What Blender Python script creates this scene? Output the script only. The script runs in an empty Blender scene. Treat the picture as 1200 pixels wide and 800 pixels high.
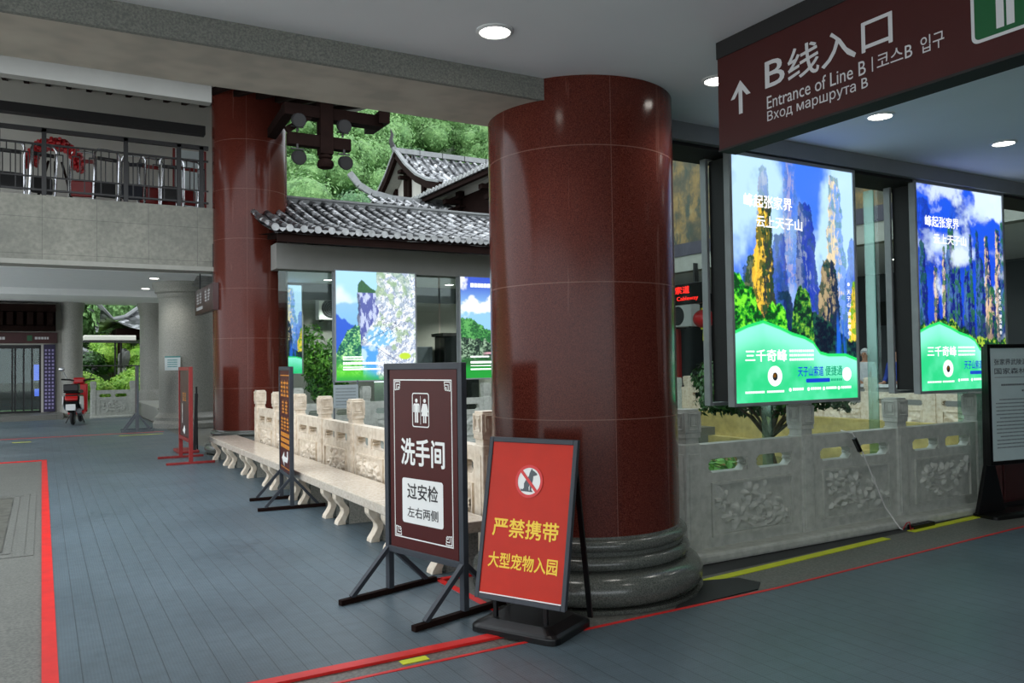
import bpy, bmesh, math, random
import numpy as np
from mathutils import Matrix, Vector
PI = math.pi
random.seed(7)
SC = bpy.context.scene
COL = SC.collection

# ------------------------------------------------------------------ camera
cam_d = bpy.data.cameras.new('camera')
cam = bpy.data.objects.new('camera', cam_d)
COL.objects.link(cam)
cam_d.sensor_width = 36.0
cam_d.lens = 951.05 / 1200 * 36.0
cam_d.clip_end = 600
_w = Vector((0.50131639, 0.86484614, 0.02688926)); _r = Vector((0.86526378, -0.50109885, -0.01478318)); _u = Vector((-0.000689, -0.03067736, 0.9995291))
cam.matrix_world = Matrix(((_r.x, _u.x, -_w.x, 0), (_r.y, _u.y, -_w.y, 0), (_r.z, _u.z, -_w.z, 1.55), (0, 0, 0, 1)))
SC.camera = cam

# ------------------------------------------------------------------ light
SKY = 2.55
DOWNLIGHT_W = 5.0
wd = bpy.data.worlds.new('overcast_sky')
SC.world = wd
wd.use_nodes = True
bg = wd.node_tree.nodes['Background']
bg.inputs[0].default_value = (0.88, 0.94, 1.0, 1)
bg.inputs[1].default_value = SKY
SC.view_settings.view_transform = 'Standard'
SC.view_settings.look = 'None'
SC.view_settings.gamma = 1
SC.view_settings.use_curve_mapping = False
SC.view_settings.exposure = 0.0
SC.cycles.use_denoising = True
SC.cycles.max_bounces = 8
SC.cycles.diffuse_bounces = 4
SC.cycles.glossy_bounces = 4
SC.cycles.transmission_bounces = 6
SC.cycles.transparent_max_bounces = 12
SC.cycles.sample_clamp_indirect = 4.0
SC.cycles.caustics_reflective = False
SC.cycles.caustics_refractive = False

# ------------------------------------------------------------------ materials
def s2l(c):
    return tuple((x / 255.0 / 12.92 if x / 255.0 <= 0.04045 else ((x / 255.0 + 0.055) / 1.055) ** 2.4) for x in c)

class NT:
    def __init__(self, name):
        self.m = bpy.data.materials.new(name); self.m.use_nodes = True
        self.t = self.m.node_tree; self.b = self.t.nodes['Principled BSDF']
    def n(self, typ, **kw):
        nd = self.t.nodes.new(typ)
        for k, v in kw.items(): setattr(nd, k, v)
        return nd
    def l(self, a, b): self.t.links.new(a, b)
    def coord(self, scale=(1, 1, 1), kind='Object'):
        tc = self.n('ShaderNodeTexCoord'); mp = self.n('ShaderNodeMapping')
        mp.inputs['Scale'].default_value = scale
        self.l(tc.outputs[kind], mp.inputs['Vector']); return mp.outputs[0]
    def world(self):
        return self.n('ShaderNodeNewGeometry').outputs['Position']
    def noise(self, vec, scale, detail=4, rough=.55):
        nz = self.n('ShaderNodeTexNoise'); nz.inputs['Scale'].default_value = scale
        nz.inputs['Detail'].default_value = detail; nz.inputs['Roughness'].default_value = rough
        self.l(vec, nz.inputs['Vector']); return nz.outputs['Fac']
    def ramp(self, fac, stops, interp='LINEAR'):
        r = self.n('ShaderNodeValToRGB'); r.color_ramp.interpolation = interp
        e = r.color_ramp.elements
        while len(e) < len(stops): e.new(0.5)
        for el, (p, c) in zip(e, stops):
            el.position = p; el.color = (*c, 1) if len(c) == 3 else c
        self.l(fac, r.inputs[0]); return r.outputs[0]
    def math(self, op, a, b=None, c=None):
        m = self.n('ShaderNodeMath', operation=op)
        for i, v in enumerate((a, b, c)):
            if v is None: continue
            if hasattr(v, 'links'): self.l(v, m.inputs[i])
            else: m.inputs[i].default_value = v
        return m.outputs[0]
    def mix(self, f, a, b):
        m = self.n('ShaderNodeMix', data_type='RGBA')
        for s, v in ((0, f), (6, a), (7, b)):
            if hasattr(v, 'links'): self.l(v, m.inputs[s])
            else: m.inputs[s].default_value = v if s == 0 else (*v, 1)
        return m.outputs[2]
    def bump(self, h, strength=.3, dist=.01):
        bm_ = self.n('ShaderNodeBump'); bm_.inputs['Strength'].default_value = strength
        bm_.inputs['Distance'].default_value = dist
        self.l(h, bm_.inputs['Height']); self.l(bm_.outputs[0], self.b.inputs['Normal'])
    def setc(self, v):
        if hasattr(v, 'links'): self.l(v, self.b.inputs['Base Color'])
        else: self.b.inputs['Base Color'].default_value = (*v, 1)
    def p(self, rough=.5, metal=0, spec=.5, coat=0):
        self.b.inputs['Roughness'].default_value = rough; self.b.inputs['Metallic'].default_value = metal
        self.b.inputs['Specular IOR Level'].default_value = spec; self.b.inputs['Coat Weight'].default_value = coat

def plain(name, rgb, rough=.5, metal=0, var=.12, scale=6, bump=.0, spec=.5, coat=0):
    """plain surface with a faint natural mottling"""
    k = NT(name); c = s2l(rgb)
    f = k.noise(k.coord(), scale)
    lo = tuple(x * (1 - var) for x in c); hi = tuple(min(1, x * (1 + var)) for x in c)
    k.setc(k.ramp(f, [(.3, lo), (.7, hi)])); k.p(rough, metal, spec, coat)
    if bump: k.bump(k.noise(k.coord(), scale * 6), bump, .004)
    return k.m

def speckle(name, base, dark, light, scale=90, rough=.3, joints=None, bump=0, coat=0):
    """granite: three-tone grains"""
    k = NT(name); v = k.coord()
    g = k.noise(v, scale, 2, .6); big = k.noise(v, 1.7, 3)
    c = k.ramp(g, [(.34, s2l(dark)), (.5, s2l(base)), (.66, s2l(light))])
    c = k.mix(k.math('MULTIPLY', big, .45), c, s2l(dark))
    k.setc(c); k.p(rough, 0, .5, coat)
    if bump: k.bump(k.noise(v, scale * .4), bump, .004)
    return k, c

def emit(name, rgb, strength=1.0):
    k = NT(name); k.b.inputs['Base Color'].default_value = (*s2l(rgb), 1)
    k.b.inputs['Emission Color'].default_value = (*s2l(rgb), 1); k.b.inputs['Emission Strength'].default_value = strength
    k.p(.4); return k.m

def attr_emit(name, strength=1.0):
    k = NT(name); a = k.n('ShaderNodeAttribute'); a.attribute_name = 'artwork'
    k.l(a.outputs['Color'], k.b.inputs['Emission Color']); k.b.inputs['Emission Strength'].default_value = strength
    k.b.inputs['Base Color'].default_value = (.02, .02, .02, 1); k.p(.25)
    return k.m

M = {}
# interlocking rubber/plastic floor tile
def floor_tile(name, rgb):
    k = NT(name); pos = k.world(); sp = k.n('ShaderNodeSeparateXYZ'); k.l(pos, sp.inputs[0])
    def groove(out, period, width, shift=0):
        f = k.math('FRACT', k.math('DIVIDE', k.math('ADD', out, shift + 100), period))
        d = k.math('ABSOLUTE', k.math('SUBTRACT', f, .5))
        return k.math('GREATER_THAN', d, .5 - width / period)
    gx = groove(sp.outputs[0], .125, .0024, .07); gy = groove(sp.outputs[1], .125, .0014)
    g = k.math('MAXIMUM', gx, k.math('MULTIPLY', gy, .45))
    px = k.math('ABSOLUTE', k.math('SUBTRACT', k.math('FRACT', k.math('MULTIPLY', sp.outputs[0], 60)), .5))
    py = k.math('ABSOLUTE', k.math('SUBTRACT', k.math('FRACT', k.math('MULTIPLY', sp.outputs[1], 60)), .5))
    hole = k.math('GREATER_THAN', k.math('MULTIPLY', px, py), .07)
    n1 = k.noise(pos, .9, 5, .6); n2 = k.noise(pos, 9, 4, .6)
    c = s2l(rgb)
    col = k.ramp(k.math('MULTIPLY_ADD', n2, .4, k.math('MULTIPLY', n1, .6)), [(.32, tuple(x * .78 for x in c)), (.68, tuple(x * 1.2 for x in c))])
    col = k.mix(k.math('MULTIPLY', g, .75), col, tuple(x * .2 for x in c))
    col = k.mix(k.math('MULTIPLY', hole, .22), col, tuple(x * .3 for x in c))
    k.setc(col); k.p(.42, 0, .45)
    rr = k.math('MULTIPLY_ADD', n1, .3, .26); k.l(rr, k.b.inputs['Roughness'])
    k.bump(k.math('ADD', k.math('MULTIPLY', g, -1), k.math('MULTIPLY', hole, -.25)), .35, .003)
    return k.m
M['mat'] = floor_tile('floor_tile_blue', (86, 101, 109))
M['mat_edge'] = plain('mat_edge_red', (214, 30, 26), .45)
M['yellow_paint'] = plain('yellow_paint', (205, 214, 42), .6, var=.1)
# polished red granite of the big columns, with its clad-slab joints
def red_granite():
    k, c = speckle('red_granite', (93, 41, 32), (63, 24, 18), (113, 59, 48), 150, .17)
    pos = k.coord(); sp = k.n('ShaderNodeSeparateXYZ'); k.l(pos, sp.inputs[0])
    f = k.math('FRACT', k.math('DIVIDE', k.math('ADD', sp.outputs[2], .1315), .883))
    j1 = k.math('LESS_THAN', k.math('ABSOLUTE', k.math('SUBTRACT', f, .5)), .0035)
    ang = k.math('ARCTAN2', sp.outputs[1], sp.outputs[0])
    f2 = k.math('FRACT', k.math('ADD', k.math('DIVIDE', ang, PI / 2), .69))
    j2 = k.math('LESS_THAN', k.math('ABSOLUTE', k.math('SUBTRACT', f2, .5)), .0018)
    j = k.math('MAXIMUM', j1, j2)
    streak = k.noise(k.coord((9, 9, .35)), 1.0, 4)
    c2 = k.mix(k.math('MULTIPLY', k.math('GREATER_THAN', streak, .66), .18), c, s2l((150, 110, 98)))
    c2 = k.mix(k.math('MULTIPLY', j, .32), c2, s2l((170, 135, 122)))
    k.setc(c2); k.p(.17, 0, .22); k.bump(k.math('MULTIPLY', j, -1), .25, .004)
    return k.m
M['red_granite'] = red_granite()
M['col_base'] = speckle('grey_granite_polished', (92, 95, 89), (68, 72, 68), (112, 114, 108), 130, .2)[0].m
M['beam'] = speckle('grey_granite_flamed', (126, 127, 120), (104, 106, 102), (144, 144, 136), 90, .7)[0].m
M['beam_soffit'] = speckle('beam_soffit_granite', (184, 176, 162), (166, 160, 148), (194, 187, 173), 3.5, .7)[0].m
def paving_mat():
    k, c = speckle('granite_paving', (108, 109, 103), (86, 88, 84), (126, 126, 119), 60, .45)
    sp = k.n('ShaderNodeSeparateXYZ'); k.l(k.world(), sp.inputs[0])
    j = k.math('MAXIMUM', k.math('LESS_THAN', k.math('FRACT', k.math('DIVIDE', k.math('ADD', sp.outputs[1], 50.6), 1.2)), .008), k.math('LESS_THAN', k.math('FRACT', k.math('DIVIDE', k.math('ADD', sp.outputs[0], 50.0), 1.8)), .006))
    k.setc(k.mix(k.math('MULTIPLY', j, .6), c, s2l((52, 53, 50)))); return k.m
M['paving'] = paving_mat()
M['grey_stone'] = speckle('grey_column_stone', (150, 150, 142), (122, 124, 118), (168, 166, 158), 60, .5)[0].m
M['marble'] = speckle('cream_marble', (222, 208, 188), (202, 186, 164), (232, 221, 204), 14, .45, bump=.15)[0].m
M['marble_seat'] = speckle('bench_marble', (212, 200, 184), (190, 176, 158), (224, 214, 200), 40, .2)[0].m
M['marble_grey'] = speckle('grey_marble', (178, 182, 174), (164, 168, 160), (188, 192, 184), 14, .5, bump=.15)[0].m
M['dark_paving'] = plain('dark_stone_band', (36, 38, 40), .5)
M['rubber'] = plain('patch_black', (22, 22, 23), .6)
M['ceiling'] = plain('white_plaster', (236, 238, 240), .8, var=.03, scale=1.2)
M['header'] = plain('grey_header_board', (128, 132, 136), .6, var=.04)
M['dark_metal'] = plain('dark_steel', (32, 31, 31), .5, .1)
M['box_metal'] = plain('grey_aluminium_profile', (136, 140, 142), .4, .1)
M['hall_dark'] = plain('dark_hall_wall', (70, 74, 78), .8, var=.05)
M['ceiling_bright'] = plain('bright_white_plaster', (232, 234, 234), .8, var=.02)
M['maroon'] = plain('dark_maroon_paint', (62, 22, 22), .5)
M['grey_metal'] = plain('grey_painted_steel', (92, 98, 104), .4, .2)
M['stand_metal'] = plain('dark_slate_steel', (58, 62, 68), .45, .1, spec=.3)
M['black'] = plain('black_plastic', (13, 13, 14), .3, spec=.35)
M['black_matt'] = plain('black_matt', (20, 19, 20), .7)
M['sign_brown'] = plain('sign_brown', (62, 24, 22), .28, var=.05)
M['sign_brown2'] = plain('sign_brown_face', (74, 24, 22), .35, var=.06, spec=.2)
M['bsign'] = plain('sign_maroon', (66, 26, 25), .45, var=.04, spec=.25)
M['bsign_text'] = plain('white_film', (205, 205, 208), .4, var=.0)
M['green_film'] = plain('green_film', (14, 88, 46), .35, var=.03)
M['white'] = plain('white_vinyl', (240, 240, 236), .4, var=.0)
M['dark_text'] = plain('dark_vinyl', (36, 30, 32), .45, var=0)
M['sign_red'] = plain('red_board', (196, 38, 10), .3, var=.06, spec=.2)
M['sign_yellow'] = plain('yellow_vinyl', (250, 205, 40), .4, var=0)
M['ring_red'] = plain('prohibition_red', (215, 20, 16), .35, var=0)
M['grey_print'] = plain('grey_print', (78, 84, 90), .5, var=0)
M['orange'] = plain('orange_vinyl', (226, 142, 34), .4, var=.05)
M['brown_wood'] = plain('dark_brown_timber', (27, 15, 12), .8, var=.2, spec=.08)
M['red_paint'] = plain('red_paint', (128, 28, 26), .45, var=.1)
M['soffit'] = plain('pale_soffit_boards', (150, 150, 142), .8, var=.08)
M['wall'] = plain('pale_render', (188, 186, 178), .85, var=.05, scale=2)
M['wall_grey'] = plain('grey_render', (140, 140, 136), .85, var=.06, scale=2)
M['granite_slab'] = None
def slab_mat():
    k = NT('granite_cladding'); pos = k.world(); sp = k.n('ShaderNodeSeparateXYZ'); k.l(pos, sp.inputs[0])
    g = k.noise(pos, 14, 4, .6); big = k.noise(pos, .9, 4, .6)
    c = k.ramp(g, [(.35, s2l((124, 124, 114))), (.65, s2l((144, 143, 132)))])
    c = k.mix(k.math('MULTIPLY', k.ramp(big, [(.4, (0, 0, 0)), (.7, (1, 1, 1))]), .45), c, s2l((72, 76, 72)))
    fx = k.math('FRACT', k.math('MULTIPLY', sp.outputs[0], 1.25)); fz = k.math('FRACT', k.math('DIVIDE', k.math('ADD', sp.outputs[2], .15), .6))
    j = k.math('MAXIMUM', k.math('LESS_THAN', fx, .01), k.math('LESS_THAN', fz, .015))
    k.setc(k.mix(k.math('MULTIPLY', j, .5), c, s2l((60, 62, 60)))); k.p(.65); return k.m
M['granite_slab'] = slab_mat()
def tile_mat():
    k = NT('wet_tile_sky_glints'); v = k.coord((5, 5, 5))
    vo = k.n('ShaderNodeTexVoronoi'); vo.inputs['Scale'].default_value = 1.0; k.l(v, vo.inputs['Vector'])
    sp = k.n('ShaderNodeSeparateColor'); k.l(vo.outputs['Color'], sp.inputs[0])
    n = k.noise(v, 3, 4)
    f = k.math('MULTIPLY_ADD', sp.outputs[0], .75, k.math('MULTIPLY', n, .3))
    k.setc(k.ramp(f, [(.2, s2l((36, 38, 40))), (.5, s2l((84, 86, 88))), (.72, s2l((128, 130, 132))), (.9, s2l((206, 208, 210)))])); k.p(.3, 0, .6); return k.m  # palest tones paint the sky's reflections on the tiles into the colour
M['tile'] = tile_mat()
M['tile_far'] = plain('pale_roof_tile', (138, 138, 136), .4, var=.5, scale=5)
M['tile_edge'] = plain('tile_edge_grey', (150, 152, 152), .4, var=.35, scale=9)
M['ridge'] = plain('ridge_mortar', (128, 131, 131), .6, var=.15)
def leafmat(name, a, b, c, rough=.5):
    k = NT(name); pos = k.world()
    n = k.noise(pos, 1.1, 5, .7); n2 = k.noise(pos, 14, 2, .5)
    f = k.math('MULTIPLY_ADD', n2, .5, k.math('MULTIPLY', n, .5))
    k.setc(k.ramp(f, [(.34, s2l(a)), (.5, s2l(b)), (.66, s2l(c))])); k.p(rough, 0, .3)
    k.b.inputs['Transmission Weight'].default_value = 0
    return k.m
M['leaf_hill'] = leafmat('hill_foliage', (58, 96, 56), (104, 146, 84), (152, 188, 122), .6)
M['leaf_hill2'] = leafmat('hill_foliage_dark', (48, 84, 58), (82, 122, 80), (122, 158, 104), .6)
M['leaf_bright'] = leafmat('bright_shrub_foliage', (74, 130, 42), (128, 178, 60), (186, 214, 96), .5)
M['leaf_dark'] = leafmat('dark_glossy_foliage', (22, 44, 20), (40, 74, 32), (78, 118, 52), .35)
M['leaf_bamboo'] = leafmat('bamboo_foliage', (40, 92, 28), (84, 144, 48), (140, 190, 76), .5)
M['bark'] = plain('bark', (92, 78, 58), .8, var=.3, scale=14, bump=.4)
M['soil'] = plain('hill_soil', (70, 96, 54), .9, var=.3, scale=.4)
M['yellow_lit_stone'] = plain('yellow_lit_limestone', (176, 158, 96), .7, var=.25, scale=5, bump=.5)
M['paper'] = plain('white_paper', (214, 226, 228), .6, var=.02)
M['teal'] = plain('teal_print', (60, 150, 150), .6, var=0)
M['notice'] = plain('pale_notice_board', (196, 214, 214), .3, var=.03)
M['chrome'] = plain('chrome_tube', (200, 202, 205), .18, .95, var=.05)
M['purple'] = plain('dark_purple_board', (38, 30, 66), .5)
M['lilac'] = plain('lilac_lettering', (150, 140, 190), .5, var=0)
M['white_plastic'] = plain('white_plastic', (222, 224, 224), .35, var=.03)
M['red_plastic'] = plain('red_plastic', (176, 22, 28), .3)
M['tail_red'] = plain('tail_lamp_red', (190, 18, 20), .15)
M['skin'] = plain('skin', (186, 138, 112), .6, var=.05)
M['blue_cloth'] = plain('blue_cloth', (34, 62, 150), .8)
M['white_cloth'] = plain('white_cloth', (196, 200, 204), .8)
M['dark_cloth'] = plain('dark_cloth', (34, 36, 44), .85)
M['hair'] = plain('hair_black', (20, 17, 16), .6)
M['wire_white'] = plain('white_cable', (210, 210, 208), .5)
M['wire_red'] = plain('red_cable', (170, 20, 24), .5)
M['gold_band'] = plain('dark_violet_band', (66, 62, 74), .7)
def painting_mat():
    k = NT('gold_landscape_mural'); v = k.coord((.55, .9, .9)); n = k.noise(v, 1.2, 7, .65); n2 = k.noise(k.coord((1, 1, .5)), 3.1, 5, .6)
    c = k.ramp(n, [(.32, s2l((40, 46, 42))), (.45, s2l((88, 78, 58))), (.56, s2l((142, 112, 64))), (.7, s2l((160, 140, 100)))])
    c = k.mix(k.ramp(n2, [(.52, (0, 0, 0)), (.62, (1, 1, 1))]), c, s2l((60, 66, 56)))
    k.setc(c); k.p(.5); return k.m
M['mural'] = painting_mat()
def water_mat():
    k = NT('pond_water'); k.setc(s2l((40, 58, 44))); k.p(.06, 0, .5); k.bump(k.noise(k.world(), 5, 3), .12, .02); return k.m
M['dark_relief'] = plain('dark_carved_stone', (84, 84, 76), .6, var=.3, scale=4)
M['rock'] = plain('dark_garden_rock', (96, 98, 94), .8, var=.35, scale=5, bump=.5)
M['easel_grey'] = plain('grey_notice_sheet', (140, 150, 152), .5, var=.03)
M['water'] = water_mat()
def glass_mat():
    k = NT('clear_glass'); out = k.t.nodes['Material Output']; k.t.nodes.remove(k.b)
    tr = k.n('ShaderNodeBsdfTransparent'); tr.inputs[0].default_value = (.86, .93, .91, 1)
    gl = k.n('ShaderNodeBsdfGlossy'); gl.inputs['Roughness'].default_value = .02; gl.inputs[0].default_value = (.9, 1, .97, 1)
    lw = k.n('ShaderNodeLayerWeight'); lw.inputs[0].default_value = .5
    mx = k.n('ShaderNodeMixShader'); k.l(k.math('MULTIPLY_ADD', k.math('POWER', lw.outputs['Facing'], 5), .9, .035), mx.inputs[0]); k.l(tr.outputs[0], mx.inputs[1]); k.l(gl.outputs[0], mx.inputs[2])
    k.l(mx.outputs[0], out.inputs[0]); return k.m
M['glass'] = glass_mat()
def glass_edge():
    k = NT('green_glass_edge'); out = k.t.nodes['Material Output']; k.t.nodes.remove(k.b)
    tr = k.n('ShaderNodeBsdfTransparent'); tr.inputs[0].default_value = (.62, .78, .74, 1)
    gl = k.n('ShaderNodeBsdfGlossy'); gl.inputs['Roughness'].default_value = .1; gl.inputs[0].default_value = (.7, .9, .85, 1)
    mx = k.n('ShaderNodeMixShader'); mx.inputs[0].default_value = .16; k.l(tr.outputs[0], mx.inputs[1]); k.l(gl.outputs[0], mx.inputs[2])
    k.l(mx.outputs[0], out.inputs[0]); return k.m
M['glass_edge'] = glass_edge()
M['lamp'] = emit('lamp_lens', (255, 250, 240), 14)
M['led_red'] = emit('red_led', (255, 40, 30), 1.6)
M['screen'] = emit('blue_screen', (90, 120, 255), .7)
M['lit_white'] = plain('translucent_white', (236, 234, 222), .5, var=.03)
M['glow_white'] = emit('backlit_lettering', (255, 255, 255), 1.0)
M['glow_blue'] = emit('backlit_blue_lettering', (20, 70, 200), .9)
M['glow_teal'] = emit('backlit_teal_lettering', (0, 150, 110), .9)
M['poster'] = attr_emit('backlit_poster', 1.15)

# ------------------------------------------------------------------ geometry helpers
class G:
    """collects shapes and links them as ONE mesh object"""
    def __init__(self, off=(0, 0, 0)):
        self.v = []; self.f = []; self.sm = []; self.off = off
    def add(self, vs, fs, smooth=False):
        b = len(self.v); self.v += [tuple(p) for p in vs]
        self.f += [tuple(i + b for i in q) for q in fs]; self.sm += [smooth] * len(fs); return self
    def box(self, x0, x1, y0, y1, z0, z1):
        v = [(x, y, z) for z in (z0, z1) for y in (y0, y1) for x in (x0, x1)]
        return self.add(v, [(0, 2, 3, 1), (4, 5, 7, 6), (0, 1, 5, 4), (2, 6, 7, 3), (0, 4, 6, 2), (1, 3, 7, 5)])
    def bar(self, p0, p1, w, h, up=(0, 0, 1)):
        p0, p1 = Vector(p0), Vector(p1); d = (p1 - p0).normalized(); u = Vector(up)
        s = d.cross(u)
        if s.length < 1e-4: s = d.cross(Vector((1, 0, 0)))
        s.normalize(); u = s.cross(d).normalized()
        v = [p + s * a * w / 2 + u * b * h / 2 for p in (p0, p1) for a, b in ((-1, -1), (1, -1), (1, 1), (-1, 1))]
        return self.add(v, [(3, 2, 1, 0), (4, 5, 6, 7), (0, 1, 5, 4), (1, 2, 6, 5), (2, 3, 7, 6), (3, 0, 4, 7)])
    def tube(self, pts, r, n=8, caps=True):
        pts = [Vector(p) for p in pts]; rs = r if isinstance(r, (list, tuple)) else [r] * len(pts)
        rings = []; ref = None
        for i, p in enumerate(pts):
            d = (pts[min(i + 1, len(pts) - 1)] - pts[max(i - 1, 0)]).normalized()
            if ref is None: ref = Vector((0, 0, 1)) if abs(d.z) < .9 else Vector((1, 0, 0))
            s = d.cross(ref).normalized(); t = s.cross(d).normalized(); ref = t
            rings.append([p + (s * math.cos(a) + t * math.sin(a)) * rs[i] for a in [2 * PI * k / n for k in range(n)]])
        b = [q for rg in rings for q in rg]; fs = []
        for i in range(len(pts) - 1):
            for k in range(n): fs.append((i * n + k, i * n + (k + 1) % n, (i + 1) * n + (k + 1) % n, (i + 1) * n + k))
        self.add(b, fs, True)
        if caps: self.add(rings[0], [tuple(range(n))[::-1]]); self.add(rings[-1], [tuple(range(n))])
        return self
    def cyl(self, c, r, z0, z1, n=32):
        return self.lathe([(r, z0), (r, z1)], c, n)
    def lathe(self, prof, c=(0, 0), n=48, caps=True):
        v = [(c[0] + r * math.cos(2 * PI * k / n), c[1] + r * math.sin(2 * PI * k / n), z) for r, z in prof for k in range(n)]
        fs = [(i * n + k, i * n + (k + 1) % n, (i + 1) * n + (k + 1) % n, (i + 1) * n + k) for i in range(len(prof) - 1) for k in range(n)]
        self.add(v, fs, True)
        if caps:
            self.add(v[:n], [tuple(range(n))[::-1]]); self.add(v[-n:], [tuple(range(n))])
        return self
    def prism(self, poly, t0, t1, fn):
        """poly: 2-D outline (a,b); fn(a,b,t) -> xyz"""
        n = len(poly); v = [fn(a, b, t) for t in (t0, t1) for a, b in poly]
        fs = [tuple(range(n))[::-1], tuple(range(n, 2 * n))] + [(i, (i + 1) % n, n + (i + 1) % n, n + i) for i in range(n)]
        return self.add(v, fs)
    def face(self, poly, y=0.0):
        """outline in the x-z plane facing -y"""
        return self.add([(a, y, b) for a, b in poly], [tuple(range(len(poly)))])
    def sphere(self, c, r, n=12, m=8, sq=(1, 1, 1)):
        prof = [(max(1e-4, math.sin(PI * i / m)) * r, -math.cos(PI * i / m) * r) for i in range(m + 1)]
        v = [(c[0] + a * math.cos(2 * PI * k / n) * sq[0], c[1] + a * math.sin(2 * PI * k / n) * sq[1], c[2] + z * sq[2]) for a, z in prof for k in range(n)]
        fs = [(i * n + k, i * n + (k + 1) % n, (i + 1) * n + (k + 1) % n, (i + 1) * n + k) for i in range(m) for k in range(n)]
        return self.add(v, fs, True)
    def grid(self, fn, nu, nv, smooth=True):
        v = [fn(i / nu, j / nv) for j in range(nv + 1) for i in range(nu + 1)]
        fs = [(j * (nu + 1) + i, j * (nu + 1) + i + 1, (j + 1) * (nu + 1) + i + 1, (j + 1) * (nu + 1) + i) for j in range(nv) for i in range(nu)]
        return self.add(v, fs, smooth)
    def mark(self):
        """start of a separate piece for build_split"""
        if not hasattr(self, 'mk'): self.mk = []
        self.mk.append((len(self.v), len(self.f))); return self
    def build_split(self, name, mat, parent=None, label=None):
        ms = [(0, 0)] + [m for m in getattr(self, 'mk', []) if m[0]] + [(len(self.v), len(self.f))]
        for (v0, f0), (v1, f1) in zip(ms[:-1], ms[1:]):
            if f1 == f0: continue
            h = G(self.off); h.v = self.v[v0:v1]; h.f = [tuple(i - v0 for i in q) for q in self.f[f0:f1]]; h.sm = self.sm[f0:f1]
            h.build(name, mat, parent, label=label)
    def build(self, name, mat, parent=None, bevel=0, kind=None, label=None, fix=True, loc=None):
        me = bpy.data.meshes.new(name)
        o = self.off
        me.from_pydata([(x - o[0], y - o[1], z - o[2]) for x, y, z in self.v], [], self.f)
        me.polygons.foreach_set('use_smooth', self.sm)
        if fix:
            bm = bmesh.new(); bm.from_mesh(me); bmesh.ops.recalc_face_normals(bm, faces=bm.faces); bm.to_mesh(me); bm.free()
        if any(self.sm): me.set_sharp_from_angle(angle=math.radians(42))
        me.materials.append(M[mat] if isinstance(mat, str) else mat)
        ob = bpy.data.objects.new(name, me); COL.objects.link(ob)
        if parent: ob.parent = parent
        if loc: ob.location = loc
        if bevel:
            bv = ob.modifiers.new('bevel', 'BEVEL'); bv.width = bevel; bv.segments = 2; bv.limit_method = 'ANGLE'
        if kind: ob['kind'] = kind
        if label: ob['label'] = label
        return ob

def tag(o, label, cat, group=None, kind=None):
    o['label'] = label; o['category'] = cat
    if group: o['group'] = group
    if kind: o['kind'] = kind
    return o
def thing(name, label, cat, loc=(0, 0, 0), rz=0, group=None):
    o = bpy.data.objects.new(name, None); COL.objects.link(o); o.empty_display_size = .1
    o.location = loc; o.rotation_euler = (0, 0, rz); return tag(o, label, cat, group)
def kids(o): return [c for c in bpy.data.objects if c.parent == o]
def dup(o, loc, rz=None, label=None, scale=None):
    """copy of a thing with copies of its parts and sub-parts (mesh data shared)"""
    r = o.copy(); COL.objects.link(r); r.location = loc
    if rz is not None: r.rotation_euler = (0, 0, rz)
    if scale: r.scale = scale
    if label: r['label'] = label
    for ch in kids(o):
        c = ch.copy(); COL.objects.link(c); c.parent = r
        for g in kids(ch):
            d = g.copy(); COL.objects.link(d); d.parent = c
    return r

# text -> flat mesh outline, scaled to a box.  x right, z up, facing -y
_tc = {}
def glyphs(s, bold=0.0):
    key = (s, bold)
    if key in _tc: return _tc[key]
    cu = bpy.data.curves.new('lettering_curve', 'FONT'); cu.body = s; cu.size = 1.0; cu.offset = bold; cu.resolution_u = 3; cu.fill_mode = 'FRONT'
    cu.align_x = 'LEFT'; cu.space_line = 1.0
    ob = bpy.data.objects.new('lettering_tmp', cu); COL.objects.link(ob)
    dg = bpy.context.evaluated_depsgraph_get(); me = bpy.data.meshes.new_from_object(ob.evaluated_get(dg))
    vs = [tuple(v.co) for v in me.vertices]; fs = [tuple(p.vertices) for p in me.polygons]
    bpy.data.objects.remove(ob); bpy.data.curves.remove(cu); bpy.data.meshes.remove(me)
    _tc[key] = (vs, fs); return _tc[key]
def text(g, s, x0, x1, z0, z1, y=0.0, bold=.02):
    """bold: strokes thickened by laying shifted copies of the outline over each other"""
    vs, fs = glyphs(s)
    if not vs: return g
    g.mark()
    ax = min(v[0] for v in vs); bx = max(v[0] for v in vs); ay = min(v[1] for v in vs); by = max(v[1] for v in vs)
    d = bold * .42 * (z1 - z0); x0 += d; x1 -= d; z0 += d; z1 -= d
    sx = (x1 - x0) / max(1e-6, bx - ax); sz = (z1 - z0) / max(1e-6, by - ay)
    sh = [(0, 0)] if bold < .005 else [(0, 0), (d, 0), (-d, 0), (0, d), (0, -d), (d * .7, d * .7), (-d * .7, d * .7), (d * .7, -d * .7), (-d * .7, -d * .7)]
    for k, (ox, oz) in enumerate(sh): g.add([(x0 + (v[0] - ax) * sx + ox, y - .00002 * k, z0 + (v[1] - ay) * sz + oz) for v in vs], fs)
    return g
def rrect(x0, x1, z0, z1, r, n=5):
    p = []
    for cx, cz, a0 in ((x1 - r, z0 + r, -90), (x1 - r, z1 - r, 0), (x0 + r, z1 - r, 90), (x0 + r, z0 + r, 180)):
        for i in range(n + 1):
            a = math.radians(a0 + 90 * i / n); p.append((cx + r * math.cos(a), cz + r * math.sin(a)))
    return p
def ringpoly(g, outer, inner, y):
    n = len(outer); g.add([(a, y, b) for a, b in outer] + [(a, y, b) for a, b in inner], [(i, (i + 1) % n, n + (i + 1) % n, n + i) for i in range(n)])
def circ(cx, cz, r, n=28): return [(cx + r * math.cos(2 * PI * i / n), cz + r * math.sin(2 * PI * i / n)) for i in range(n)]
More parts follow.
